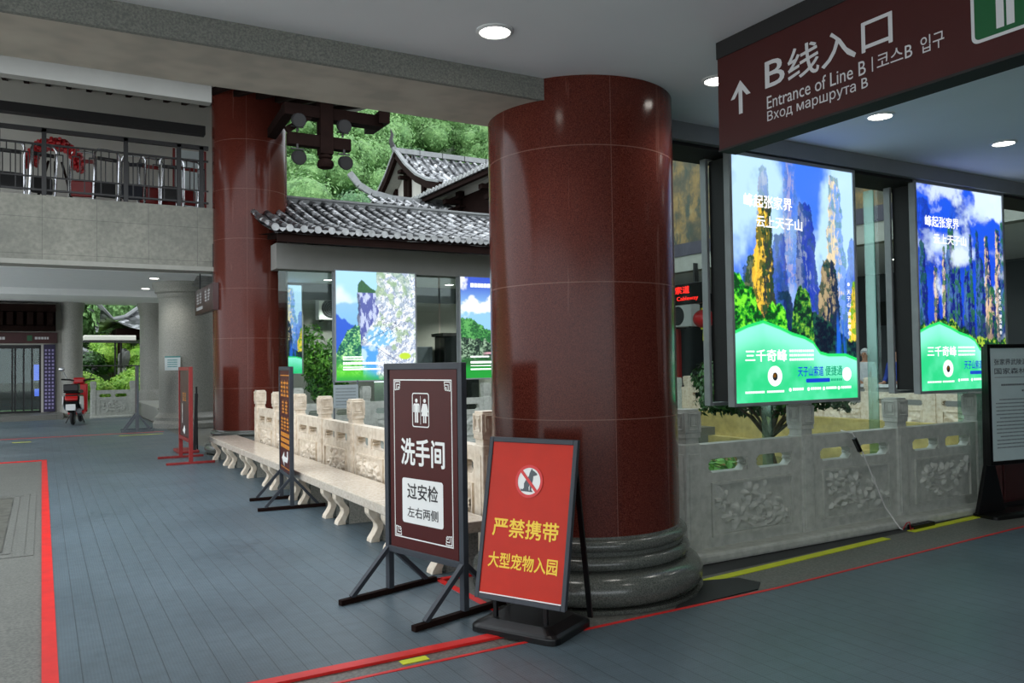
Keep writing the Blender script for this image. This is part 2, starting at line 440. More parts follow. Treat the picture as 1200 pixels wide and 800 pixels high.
def man(g, cx, z0, h, y, w=None):
    """standing figure pictogram"""
    s = h
    g.face(circ(cx, z0 + .90 * s, .085 * s, 14), y)
    g.face([(cx - .16 * s, z0 + .78 * s), (cx - .2 * s, z0 + .72 * s), (cx - .2 * s, z0 + .42 * s), (cx - .13 * s, z0 + .42 * s), (cx - .13 * s, z0 + .70 * s), (cx - .11 * s, z0 + .70 * s), (cx - .11 * s, z0), (cx - .015 * s, z0), (cx - .015 * s, z0 + .42 * s), (cx + .015 * s, z0 + .42 * s), (cx + .015 * s, z0), (cx + .11 * s, z0), (cx + .11 * s, z0 + .70 * s), (cx + .13 * s, z0 + .70 * s), (cx + .13 * s, z0 + .42 * s), (cx + .2 * s, z0 + .42 * s), (cx + .2 * s, z0 + .72 * s), (cx + .16 * s, z0 + .78 * s)], y)
def woman(g, cx, z0, h, y):
    s = h
    g.face(circ(cx, z0 + .90 * s, .085 * s, 14), y)
    g.face([(cx - .13 * s, z0 + .78 * s), (cx - .24 * s, z0 + .45 * s), (cx - .18 * s, z0 + .42 * s), (cx - .11 * s, z0 + .62 * s), (cx - .22 * s, z0 + .28 * s), (cx - .10 * s, z0 + .28 * s), (cx - .10 * s, z0), (cx - .02 * s, z0), (cx - .02 * s, z0 + .28 * s), (cx + .02 * s, z0 + .28 * s), (cx + .02 * s, z0), (cx + .10 * s, z0), (cx + .10 * s, z0 + .28 * s), (cx + .22 * s, z0 + .28 * s), (cx + .11 * s, z0 + .62 * s), (cx + .18 * s, z0 + .42 * s), (cx + .24 * s, z0 + .45 * s), (cx + .13 * s, z0 + .78 * s)], y)
def bars(g, x0, x1, z, h, y, rnd, gap=.25):
    """line of print too small to read"""
    x = x0; g.mark()
    while x < x1 - h * .3:
        w = h * rnd.uniform(.7, 1.0); g.face([(x, z), (min(x1, x + w), z), (min(x1, x + w), z + h), (x, z + h)], y); x += w + h * gap
# value noise for the posters and reliefs
def vnoise(x, y, seed=0):
    x = np.asarray(x, float); y = np.asarray(y, float); xi = np.floor(x).astype(int); yi = np.floor(y).astype(int); fx = x - xi; fy = y - yi
    def h(a, b):
        n = np.sin(a * 127.1 + b * 311.7 + seed * 74.7) * 43758.5453; return n - np.floor(n)
    fx = fx * fx * (3 - 2 * fx); fy = fy * fy * (3 - 2 * fy)
    return (h(xi, yi) * (1 - fx) + h(xi + 1, yi) * fx) * (1 - fy) + (h(xi, yi + 1) * (1 - fx) + h(xi + 1, yi + 1) * fx) * fy
def fbm(x, y, seed=0, o=4):
    s = 0; a = .5; t = 0
    for i in range(o): s = s + a * vnoise(x * 2 ** i, y * 2 ** i, seed + i * 3.7); t += a; a *= .55
    return s / t

# colour of the unseen pale ground added to bounce light indoors
M['bounce_ground'] = plain('pale_bounce_ground', (226, 224, 216), .8, var=.06)

# ================================================================== THE SETTING
def structure(g, name, mat, bevel=0):
    return g.build(name, mat, kind='structure', bevel=bevel)
# ground, floor slabs around the pond
g = G(); g.box(-60, 70, -60, 120, -1.4, -1.1); structure(g, 'ground', 'soil')
g = G(); g.box(-60, -4.6, -60, 120, -1.1, -.03); g.box(-4.6, 60, -60, -8, -1.1, -.03); structure(g, 'bounce_ground', 'bounce_ground')  # unseen pale ground outside, added to throw light up at the ceilings
g = G()
g.box(-4.6, 20, -8, 4.98, -1.0, -.012); g.box(-4.6, 3.12, 4.98, 14.2, -1.0, -.012); g.box(13.85, 20, 4.98, 14.2, -1.0, -.012); g.box(-4.6, 20, 14.2, 32.5, -1.0, -.012)
structure(g, 'floor', 'paving')
g = G(); g.add([(.06, 4.14, 0), (2.48, 4.14, 0), (2.48, 5.4, 0), (3.0, 5.4, 0), (3.0, 14.6, 0), (2.75, 14.6, 0), (2.75, 29, 0), (-4.5, 29, 0), (-4.5, 16.26, 0), (.06, 16.26, 0)], [tuple(range(10))])
def extrude_down(g, d=.012):
    n = len(g.v); g.v += [(x, y, z - d) for x, y, z in g.v]; g.f += [(i, (i + 1) % n, n + (i + 1) % n, n + i) for i in range(n)]; g.sm += [False] * n; return g
structure(extrude_down(g), 'floor_mat', 'mat')
g = G(); g.add([(-.6, -8, 0), (14, -8, 0), (14, 4.35, 0), (7.77, 4.09, 0), (4.3, 3.9, 0), (.6, 3.9, 0), (-.6, 3.9, 0)], [tuple(range(7))])
structure(extrude_down(g), 'floor_mat', 'mat')
g = G()
g.box(.0, .075, 4.14, 16.26, -.011, .004); g.box(-4.5, .075, 16.2, 16.27, -.011, .004)
structure(g, 'trim_1', 'mat_edge')
g = G(); g.box(.4, 2.48, 4.07, 4.145, -.011, .004); g.box(2.45, 2.5, 4.07, 5.4, -.011, .004); g.box(2.45, 3.0, 5.36, 5.41, -.011, .004)
structure(g, 'trim_2', 'mat_edge')
g = G(); g.box(-.6, 4.3, 3.9, 3.925, -.011, .003); g.bar((4.3, 3.912, -.004), (7.77, 4.102, -.004), .022, .014); g.bar((7.77, 4.102, -.004), (14, 4.36, -.004), .022, .014)
structure(g, 'trim_3', 'mat_edge')
g = G(); g.box(-4.5, 2.6, 21.6, 21.68, -.011, .004); structure(g, 'trim_4', 'mat_edge')
g = G(); g.bar((3.98, 4.325, -.01), (6.32, 4.5, -.01), .075, .008); structure(g, 'trim_5', 'yellow_paint')
g = G(); g.bar((6.75, 4.555, -.01), (8.62, 4.66, -.01), .075, .008); structure(g, 'trim_6', 'yellow_paint')
g = G(); g.box(1.63, 1.78, 3.99, 4.05, -.012, -.008); g.box(-.55, -.2, 20.5, 20.58, -.0, .004); g.box(1.55, 2.5, 20.9, 20.97, 0, .004); structure(g, 'trim_7', 'yellow_paint')
g = G(); g.add([(3.4, 4.40, -.011), (6.3, 4.55, -.011), (9.5, 4.72, -.011), (9.5, 4.85, -.011), (3.4, 4.85, -.011)], [(0, 1, 2, 3, 4)]); structure(g, 'trim_8', 'dark_paving')
# ceiling over the walkway, beam on the big columns, header over the glass
g = G(); g.box(-4.2, 20, -7, 5.2, 3.40, 3.75); structure(g, 'ceiling', 'ceiling')
g = G(); g.add([(-4.5, 4.60, 3.26), (2.95, 4.42, 3.26), (3.36, 4.42, 3.26), (3.36, 5.1, 3.26), (-4.5, 5.2, 3.26)], [(0, 1, 2, 3, 4)])
g.add([(-4.5, 4.60, 3.40), (3.36, 4.42, 3.40), (3.36, 4.42, 3.262), (-4.5, 4.60, 3.262)], [(0, 1, 2, 3)])
bs = structure(g, 'ceiling_beam', 'beam_soffit')
g = G(); g.add([(-4.5, 4.585, 3.405), (3.2, 4.405, 3.405), (3.2, 4.405, 3.258), (-4.5, 4.585, 3.258), (-4.5, 4.62, 3.405), (3.2, 4.44, 3.405), (3.2, 4.44, 3.258), (-4.5, 4.62, 3.258)], [(0, 1, 2, 3), (4, 7, 6, 5), (0, 4, 5, 1), (3, 2, 6, 7), (0, 3, 7, 4), (1, 5, 6, 2)])
structure(g, 'ceiling_beam', 'beam')
g = G(); g.box(4.0, 20, 4.72, 5.2, 3.262, 3.405); structure(g, 'trim_9', 'header')
g = G(); g.box(4.0, 20, 4.78, 5.18, 3.235, 3.262); structure(g, 'gap_shade_strip', 'black_matt')  # black strip stands in for the shade in the gap below the header
# unseen back wall added to darken the right side, and the walkway's end wall
g = G(); g.box(3.6, 20, -6.4, -6.1, -.02, 3.4); structure(g, 'wall_light_block', 'hall_dark')
g = G(); g.box(16.5, 16.8, -6.1, 2.0, -.02, 3.4); structure(g, 'wall_walkway_end', 'hall_dark')
# pond
g = G(); g.box(3.12, 13.85, 4.98, 14.2, -.99, -.5); structure(g, 'pond_water', 'water')
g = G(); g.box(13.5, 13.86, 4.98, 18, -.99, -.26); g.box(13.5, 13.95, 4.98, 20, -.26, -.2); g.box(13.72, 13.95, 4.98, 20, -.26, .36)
structure(g, 'wall_pond', 'yellow_lit_stone')  # top strip's yellow also paints warm light on the balustrade's foot
# glass behind the right balustrade, between the hanging light boxes
def pane(x0, x1, y, z0, z1, nm):
    g = G(); g.box(x0, x1, y, y + .016, z0, z1); return structure(g, nm, 'glass')
xs = [4.2, 5.72, 7.24, 8.76, 10.3, 11.9, 13.6]
for i in range(6): pane(xs[i] + .01, xs[i + 1] - .01, 5.16, -.02, 3.24, 'window_%d' % (i + 1))
g = G()
for x in xs[1:-1]: g.box(x - .02, x - .004, 5.19, 5.30, -.02, 3.24)
structure(g, 'window_7', 'glass_edge')
# ---------------- far side of the pond: roofed passage behind glass
g = G(); g.box(3.55, 12.15, 14.3, 14.7, 3.27, 3.72); structure(g, 'wall_far', 'wall_grey')
g = G(); g.box(3.55, 12.15, 14.72, 21.4, 3.36, 3.5); structure(g, 'ceiling', 'ceiling')
xs2 = [3.6, 6.75, 9.5, 12.15]
for i in range(3): pane(xs2[i] + .02, xs2[i + 1] - .02, 14.46, -.02, 3.27, 'window_%d' % (i + 8))
g = G(); g.box(7.6, 12.2, 19.3, 19.5, -.02, 3.4); structure(g, 'wall_passage', 'wall')
g = G(); g.box(3.6, 7.6, 20.4, 20.6, -.02, 3.4); structure(g, 'wall_passage', 'wall_grey')
g = G(); g.box(3.55, 12.15, 17.5, 17.6, 3.0, 3.36); structure(g, 'trim_11', 'grey_metal')
for x in (7.15, 8.35): 
    pass
# ---------------- hall on the right of the pond
g = G(); g.box(14.0, 14.3, 2, 22, 3.8, 4.19); structure(g, 'wall_right', 'soffit')
g = G(); g.box(13.97, 14.3, 2, 22, 4.19, 4.5); structure(g, 'trim_12', 'gold_band')
g = G(); g.box(14.0, 14.2, 2, 22, 4.5, 8.2); structure(g, 'wall_mural', 'mural')
g = G(); g.box(19.5, 19.8, 2, 24, -.02, 3.9); structure(g, 'wall_hall', 'hall_dark')
g = G(); g.box(14.3, 19.5, 2, 24, 3.8, 3.95); structure(g, 'ceiling', 'ceiling')
g = G(); g.box(14.0, 19.6, 23, 23.2, -.02, 3.9); structure(g, 'wall_hall', 'hall_dark')
g = G(); g.box(15.6, 15.75, 2.4, 13.4, -.02, .92); structure(g, 'wall_counter', 'wall_grey')
g = G(); g.box(15.55, 15.8, 2.4, 13.4, .92, .98); structure(g, 'trim_13', 'white_plastic')
# ---------------- left building: balcony slab, ceiling below it, entrance wall
g = G(); g.box(-3.6, 2.78, 15.3, 15.75, 3.36, 4.42); structure(g, 'wall_balcony', 'granite_slab')
g = G(); g.box(-3.6, 2.78, 15.27, 15.75, 3.28, 3.36); structure(g, 'trim_14', 'soffit')
g = G(); g.box(-3.6, 4.5, 15.75, 31.6, 3.8, 4.40); structure(g, 'ceiling', 'ceiling_bright')
g = G(); g.box(-3.6, 4.5, 19.0, 19.25, 3.62, 3.8); g.box(-3.6, 4.5, 25.6, 25.9, 3.62, 3.8); structure(g, 'trim_15', 'ceiling_bright')
g = G(); g.box(-3.6, .2, 18.4, 18.6, 4.4, 7.4); structure(g, 'wall_balcony_back', 'wall')
g = G(); g.box(.2, 4.4, 18.4, 18.6, 4.4, 7.4); structure(g, 'wall_balcony_back', 'wall')
g = G(); g.box(-3.6, -1.75, 31.4, 31.6, -.02, 4); g.box(-.02, .62, 31.4, 31.6, -.02, 4); g.box(-1.75, -.02, 31.4, 31.6, 2.40, 4); structure(g, 'wall_entrance', 'wall')
g = G(); g.box(-3.6, .6, 29.6, 31.4, -.012, .14); structure(g, 'floor_step', 'paving')

# ================================================================== COLUMNS
def big_column(x, y, r, h, mat, label, name='round_column'):
    t = thing(name, label, 'column', (x, y, -.012))
    k = r / .66
    p = [(.80 * k, 0), (.81 * k, .03)]
    for cz, cr, a in ((.125, .70, .115), (.285, .675, .05), (.395, .665, .045)):
        for i in range(9):
            th = -PI / 2 + PI * i / 8; p.append(((cr + a * math.cos(th)) * k, cz + a * math.sin(th) * .92))
    p.append((r, .45))
    G().lathe(p, n=96).build('base', 'col_base', t)
    G().lathe([(r, .45), (r, h)], n=128).build('shaft', mat, t)
    return t
big_column(3.366, 4.794, .66, 3.415, 'red_granite', 'massive polished red granite column in the foreground behind the red sign')
big_column(3.33, 15.32, .66, 7.0, 'red_granite', 'red granite column at the far end of the stone benches')
def grey_column(x, y, r, z0, h, label):
    t = thing('round_column', label, 'column', (x, y, z0))
    G().lathe([(r * 1.18, 0), (r * 1.2, .12), (r * 1.12, .2), (r * 1.14, .27), (r * 1.04, .34), (r, .4)], n=64).build('base', 'grey_stone', t)
    G().lathe([(r, .4), (r, h - .42)], n=72).build('shaft', 'grey_stone', t)
    G().lathe([(r, h - .42), (r * 1.04, h - .38), (r * 1.05, h - .3), (r * 1.12, h - .26), (r * 1.13, h - .16), (r * 1.2, h - .1), (r * 1.2, h)], n=64).build('capital', 'grey_stone', t)
    return t
c3 = grey_column(3.42, 23.1, .76, 0, 3.8, 'thick grey stone column with ringed capital and a paper notice on it')
grey_column(3.35, 30.7, .42, .45, 3.35, 'grey stone column beyond the thick one, standing on the low wall')
grey_column(.89, 31.0, .31, 0, 3.8, 'slender grey column behind the scooter, left of the garden opening')
t = thing('low_wall', 'low rough stone wall beside the thick grey column', 'wall', (2.9, 27, 0))
G().box(-.1, .6, -2.6, 4.2, 0, .40).build('wall_body', 'grey_stone', t, .02)
G().box(-.14, .64, -2.64, 4.24, .40, .47).build('coping', 'grey_stone', t, .015)

# ================================================================== STONE BALUSTRADES
def relief_fn(seed):
    rd = random.Random(seed); el = []
    for i in range(6):   # flower heads spread over the field
        cx, cz = .12 + .152 * i + rd.uniform(-.05, .05), rd.choice((.28, .5, .72)) + rd.uniform(-.08, .08)
        for k in range(6): el.append((cx, cz, 2 * PI * k / 6 + rd.random(), rd.uniform(.09, .17)))
    for i in range(14): el.append((rd.uniform(.05, .95), rd.uniform(.12, .88), rd.uniform(0, 6.28), rd.uniform(.06, .11)))
    br = [(rd.uniform(.05, .3), rd.uniform(.15, .5), rd.uniform(.3, .6), rd.uniform(-.3, .3)) for _ in range(5)]
    def h(u, v, asp):
        z = 0.0
        for cx, cz, a, l in el:
            dx = (u - cx) * asp; dz = v - cz; c, s = math.cos(a), math.sin(a); p = dx * c + dz * s; q = -dx * s + dz * c
            e = ((p - l) / l) ** 2 + (q / (l * .42)) ** 2
            if e < 1: z = max(z, (1 - e) ** .5 * .8)
        for bx, bz, ln, sl in br:
            t = (u - bx) / ln
            if 0 < t < 1:
                d = abs(v - (bz + sl * t + .08 * math.sin(t * 6)))
                if d < .035: z = max(z, .55 * (1 - d / .035) ** .5)
        return z
    return h
RELIEF = [relief_fn(i) for i in (3, 11, 23)]
def post_parts(t, mat, w=.155, h=1.17, at=(0, 0)):
    x, y = at; a = w / 2
    g = G(); g.box(x - a, x + a, y - a, y + a, 0, .90)
    p = g.build('post', mat, t, .012)
    g = G()
    for sx, sy in ((0, -1), (0, 1), (-1, 0), (1, 0)):   # sunk-panel frame on each face
        if sx == 0: g.box(x - a * .62, x + a * .62, y + sy * a - .006, y + sy * a + .006, .1, .82)
        else: g.box(x + sx * a - .006, x + sx * a + .006, y - a * .62, y + a * .62, .1, .82)
    g.build('post_facing', mat, p, .003)
    g = G(); g.lathe([(a * .92, .90), (a * .80, .925), (a * .82, .945)], (x, y), 4)
    g = G(); g.box(x - a * .86, x + a * .86, y - a * .86, y + a * .86, .90, .945); g.box(x - a, x + a, y - a, y + a, .945, .985); g.box(x - a * 1.06, x + a * 1.06, y - a * 1.06, y + a * 1.06, .985, h - .02); g.box(x - a * .9, x + a * .9, y - a * .9, y + a * .9, h - .02, h)
    for s in (-1, 1):
        for (u0, u1, z0, z1) in ((-.7, .7, .02, .03), (-.7, .7, .145, .155), (-.7, -.6, .02, .155), (.6, .7, .02, .155), (-.42, -.3, .05, .125), (.3, .42, .05, .125), (-.42, .42, .05, .06)):
            yy = y + s * a * 1.06; g.box(x + u0 * a, x + u1 * a, min(yy, yy + s * .008), max(yy, yy + s * .008), .985 + z0, .985 + z1)
            xx = x + s * a * 1.06; g.box(min(xx, xx + s * .008), max(xx, xx + s * .008), y + u0 * a, y + u1 * a, .985 + z0, .985 + z1)
    g.build('post_cap', mat, p, .006)
def panel_parts(t, mat, x0, x1, y, k, th=.11, res=(56, 30)):
    """panel between two posts along local x, with two openings under the rail and a carved field"""
    L = x1 - x0; a = y - th / 2; b = y + th / 2; e = .035 * L / 1.1
    o = [x0 + L * .085, x0 + L * .455, x0 + L * .545, x0 + L * .915]
    # plain 2-D frame: rail over, stiles, and slab under the openings (openings have cut corners)
    g = G()
    g.box(x0, x1, a, b, .765, .885); g.box(x0, x1, a, b, .07, .655)
    for u0, u1 in ((x0, o[0]), (o[1], o[2]), (o[3], x1)): g.box(u0, u1, a, b, .655, .765)
    for u, s in ((o[0], 1), (o[1], -1), (o[2], 1), (o[3], -1)):
        for zz, d in ((.655, 1), (.765, -1)):
            g.prism([(u, zz), (u + s * .05, zz), (u, zz + d * .04)], a + .01, b - .01, lambda p, q, tt: (p, tt, q))
        g.prism([(u, .70), (u + s * .035, .71), (u, .73)], a + .02, b - .02, lambda p, q, tt: (p, tt, q))
    p = g.build('panel', mat, t)
    rx0, rx1, rz0, rz1 = x0 + L * .13, x1 - L * .13, .17, .56
    h = RELIEF[k % 3]; asp = (rx1 - rx0) / (rz1 - rz0)
    for s, yy in ((-1, a), (1, b)):
        if s == 1 and k >= 100: continue
        g = G()
        g.grid(lambda u, v: (rx0 + (rx1 - rx0) * u, yy + s * (.001 + .040 * h(u, v, asp)), rz0 + (rz1 - rz0) * v), *res)
        for (u0, u1, z0, z1) in ((rx0 - .035, rx1 + .035, rz1, rz1 + .02), (rx0 - .035, rx1 + .035, rz0 - .02, rz0), (rx0 - .035, rx0 - .015, rz0, rz1), (rx1 + .015, rx1 + .035, rz0, rz1)):
            g.box(u0, u1, min(yy, yy + s * .02), max(yy, yy + s * .02), z0, z1)
        g.build('relief_carving', mat, p)
def balustrade(label, loc, rz, posts, mat, group=None, plinth=True, res=(56, 30), z=0, w=.155):
    """posts: local x of each post centre; runs along local x, front faces -y"""
    t = thing('stone_balustrade', label, 'balustrade', (loc[0], loc[1], z), rz, group)
    for i, x in enumerate(posts):
        post_parts(t, mat, at=(x, 0), w=w)
        if i < len(posts) - 1: panel_parts(t, mat, x + w / 2, posts[i + 1] - w / 2, 0, i, res=res)
    if plinth: G().box(posts[0] - .1, posts[-1] + .14, -.21, .16, -.012, .07).build('plinth', mat, t, .025)
    return t
balustrade('carved stone balustrade right of the red column, along the yellow floor stripe', (0, 4.87), 0, [4.40, 5.71, 7.02, 8.31], 'marble_grey')
balustrade('cream carved stone balustrade standing behind the row of benches', (3.11, 0), PI / 2, [5.80, 6.59, 7.77, 8.95, 10.13, 11.31, 12.48, 13.66], 'marble')
balustrade('pale balustrade across the pond under the tiled roof', (0, 14.28), 0, [3.9 + 1.25 * i for i in range(8)], 'marble_grey', res=(24, 14))
balustrade('far balustrade on the yellow retaining wall right of the pond', (14.1, 0), PI / 2, [5.1 + 1.3 * i for i in range(11)], 'marble', res=(24, 14), w=.17, plinth=False)
balustrade('single stone balustrade bay in the garden opening behind the scooter', (0, 29.1), 0, [1.42, 2.56], 'marble_grey', res=(40, 20))

# ================================================================== STONE BENCHES
def bench():
    t = thing('stone_bench', 'x', 'bench', (2.68, 6.0, 0), 0, 'stone benches along the balustrade')
    G().box(-.22, .24, -.659, .659, .30, .385).build('seat', 'marble_seat', t, .008)
    def leg(y):
        cl = [(-.150, 0, .085), (-.148, .03, .075), (-.118, .08, .062), (-.098, .12, .060), (-.102, .16, .062), (-.150, .215, .066), (-.170, .25, .074), (-.160, .30, .10)]
        zs = np.linspace(0, .30, 22); xc = np.interp(zs, [q[1] for q in cl], [q[0] for q in cl]); w = np.interp(zs, [q[1] for q in cl], [q[2] for q in cl])
        g = G()
        poly = [(x - ww / 2, z) for x, ww, z in zip(xc, w, zs)] + [(.20, .30), (.20, 0)]
        g.prism([(x - ww / 2, z) for x, ww, z in zip(xc, w, zs)] + [(x + ww / 2, z) for x, ww, z in reversed(list(zip(xc, w, zs)))], y - .055, y + .055, lambda a, b, tt: (a, tt, b))
        return g
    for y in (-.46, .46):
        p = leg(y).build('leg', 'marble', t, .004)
        G().box(-.07, .20, y - .045, y + .045, 0, .30).build('leg_shade_web', 'grey_stone', p, label='grey web of the leg, shade put into its colour')  # grey colour puts the shade on the leg's side into the stone
    return t
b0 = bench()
bl = ['stone bench nearest the red column, behind the restroom sign', 'second stone bench from the big red column', 'third stone bench from the big red column, left of the restroom sign',
      'stone bench just right of the narrow brown sign in the row', 'stone bench directly behind the narrow brown sign', 'second to last stone bench toward the far red column', 'farthest stone bench at the foot of the far red column']
b0['label'] = bl[0]
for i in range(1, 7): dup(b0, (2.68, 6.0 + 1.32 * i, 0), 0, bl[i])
b0.scale = (1, .975, 1); b0.location.y = 6.017

# ================================================================== BACKLIT POSTERS
def lin(r, g, b): return np.array(s2l((r, g, b)))
def lay(c, m, col):
    m = np.clip(m, 0, 1)[..., None]; return c * (1 - m) + np.asarray(col) * m
def sstep(a, b, x):
    t = np.clip((x - a) / (b - a), 0, 1); return t * t * (3 - 2 * t)
def hill(u):
    return np.interp(u, [0, .1, .22, .35, .45, .55, .62, .68, .75, .9, 1], [.29, .315, .335, .31, .285, .27, .25, .205, .195, .195, .175])
def green_foot(c, u, v, left=False):
    h = hill(u); m = sstep(-.002, .002, h - v)
    d = h - v
    col = lay(np.ones(u.shape + (3,)) * lin(46, 214, 136), sstep(.16, .02, d), lin(150, 255, 226))
    col = lay(col, sstep(.45, .75, fbm(u * 5, v * 7, 4)) * .5, lin(110, 240, 190))
    col = lay(col, sstep(.016, .010, d), lin(40, 226, 110))
    return lay(c, m, col)
def crag(c, u, v, cu, hw, top, bot, seed, lit, shade, veg, fade=None, vegn=.5):
    """rock pillar: striated faces, lit from the left, tufts of green on ledges, ragged outline"""
    z = u * 0
    t = np.clip((top - v) / max(.05, top - bot), 0, 1)
    wl = hw * (.42 + .75 * t ** .8) * (1 + .55 * (fbm(z + seed, v * 17, seed, 5) - .5)) + .018 * (fbm(z + 3, v * 70, seed + 4, 3) - .5)
    wr = hw * (.46 + .70 * t ** .7) * (1 + .55 * (fbm(z + seed, v * 15, seed + 9, 5) - .5)) + .018 * (fbm(z + 5, v * 70, seed + 6, 3) - .5)
    cx = cu + hw * .5 * (fbm(z, v * 4, seed + 2, 3) - .5)
    tp = top + .03 * (fbm(u * 45, z, seed + 1, 4) - .5) - .10 * np.clip(np.abs(u - cx) / hw - .25, 0, 1) ** 2
    m = sstep(-.003, .004, wl - (cx - u)) * sstep(-.003, .004, wr - (u - cx)) * sstep(-.003, .005, tp - v) * sstep(bot - .10, bot + .03, v)
    s = (u - cx) / hw
    st = fbm(u * 95 + 8 * fbm(u * 9, v * 9, seed), v * 13, seed + 3, 5); cr = fbm(u * 26, v * 52, seed + 5, 5)
    b = np.clip(.5 - .62 * s + 1.3 * (st - .5) + .9 * (cr - .5), 0, 1)
    col = np.asarray(shade) * (.55 + .9 * (st * .5 + cr * .5))[..., None] * (1 - sstep(.35, .72, b))[..., None] + np.asarray(lit) * (.45 + 1.0 * st)[..., None] * sstep(.35, .72, b)[..., None]
    vg = sstep(.50, .58, fbm(u * 38, v * 34, seed + 7, 5) + .16 * sstep(top - .05, top, v) + .10 * sstep(.5, 1.0, t) + (vegn - .5) * .3)
    vc = np.asarray(veg) * (.35 + 1.3 * fbm(u * 110, v * 110, seed + 8, 3))[..., None]
    col = col * (1 - vg[..., None] * .85) + vc * vg[..., None] * .85
    if fade is not None: k = fade * (.6 + .6 * fbm(u * 5, v * 7, seed + 11)); col = col * (1 - k[..., None]) + c * k[..., None]
    return lay(c, m, col)
def mist(c, u, v, cv, w, seed, col, amt=1.0, fu=3.0, fv=7.0):
    return lay(c, sstep(.48, .74, fbm(u * fu + seed, v * fv, seed, 6) + .28 * np.exp(-((v - cv) / w) ** 2) - .1) * amt, col)
def thicket(c, u, v, top, seed, hi, mid, dark):
    n = fbm(u * 55, v * 75, seed, 5); big = fbm(u * 13, v * 17, seed + 2, 3)
    m = sstep(-.004, .005, top + (fbm(u * 22, u * 0 + 1, seed + 1, 5) - .5) * .07 - v)
    col = lay(np.ones(u.shape + (3,)) * np.asarray(dark), sstep(.40, .52, n * .6 + big * .4), np.asarray(mid)); col = lay(col, sstep(.50, .62, n * .55 + big * .45), np.asarray(hi))
    return lay(c, m, col)
def art_peaks(u, v):
    c = np.ones(u.shape + (3,)) * lin(64, 122, 240)
    c = lay(c, sstep(.30, .0, u) * sstep(.45, .95, v) * .75, lin(150, 178, 232))
    c = lay(c, sstep(.38, .58, fbm(u * 2.6 + 1.3, v * 2.6 + .4, 11, 6) + .34 * (u - .45) + .1 * sstep(.5, .8, v)), lin(192, 230, 255))
    c = lay(c, sstep(.62, .30, v) * .75, lin(42, 92, 232))
    c = crag(c, u, v, .25, 0.064, .97, .5, 61, lin(150, 150, 180), lin(70, 100, 190), lin(80, 120, 150), .45, .45)
    c = crag(c, u, v, .47, 0.070, 1.08, .5, 21, lin(190, 176, 180), lin(84, 130, 226), lin(90, 130, 190), .5, .4)
    c = crag(c, u, v, .83, 0.090, .97, .30, 31, lin(246, 214, 150), lin(104, 150, 236), lin(70, 130, 150), .25, .42)
    c = crag(c, u, v, 1.0, 0.090, .70, .3, 37, lin(60, 110, 220), lin(40, 80, 210), lin(40, 90, 180), .3, .4)
    c = crag(c, u, v, .58, 0.109, .84, .16, 51, lin(126, 138, 176), lin(18, 50, 176), lin(20, 62, 130), .1, .50)
    c = crag(c, u, v, .10, 0.077, .56, .2, 41, lin(60, 90, 150), lin(24, 48, 96), lin(20, 60, 80), .15, .6)
    c = crag(c, u, v, .36, 0.083, .70, .3, 45, lin(40, 84, 190), lin(22, 54, 170), lin(18, 60, 120), .2, .5)
    c = crag(c, u, v, .17, 0.10, .60, .16, 8, lin(110, 120, 90), lin(30, 54, 70), lin(30, 72, 50), 0.0, .55)
    c = crag(c, u, v, .235, 0.095, .84, .16, 5, lin(250, 200, 66), lin(52, 62, 54), lin(44, 76, 40), 0.0, .52)
    c = crag(c, u, v, .37, 0.109, .46, .12, 15, lin(44, 84, 160), lin(14, 34, 92), lin(14, 52, 66), .05, .55)
    c = crag(c, u, v, .76, 0.109, .60, .12, 25, lin(176, 156, 120), lin(24, 44, 74), lin(24, 66, 58), 0.0, .45)
    c = crag(c, u, v, 1.02, 0.090, .52, .1, 35, lin(240, 206, 70), lin(60, 120, 40), lin(90, 170, 40), 0, .55)
    c = thicket(c, u, v, .31 + .05 * np.cos((u - .62) * 9), 7, lin(26, 84, 66), lin(12, 44, 54), lin(6, 20, 40))
    c = lay(c, sstep(.80, .83, u) * sstep(.93, .88, u) * sstep(.40, .30, v) * sstep(.40, .62, fbm(u * 50, v * 6, 77)) * .9, lin(30, 104, 226))
    c = thicket(c, u, v, np.interp(u, [0, .07, .15, .22, .30, .40, .45], [.52, .50, .46, .34, .41, .37, .1]), 9, lin(128, 240, 54), lin(26, 156, 34), lin(6, 66, 26))
    c = thicket(c, u, v, np.interp(u, [.40, .47, .53, .60, .66], [.1, .40, .49, .44, .1]), 12, lin(128, 186, 60), lin(36, 116, 44), lin(10, 44, 34))
    return green_foot(c, u, v)
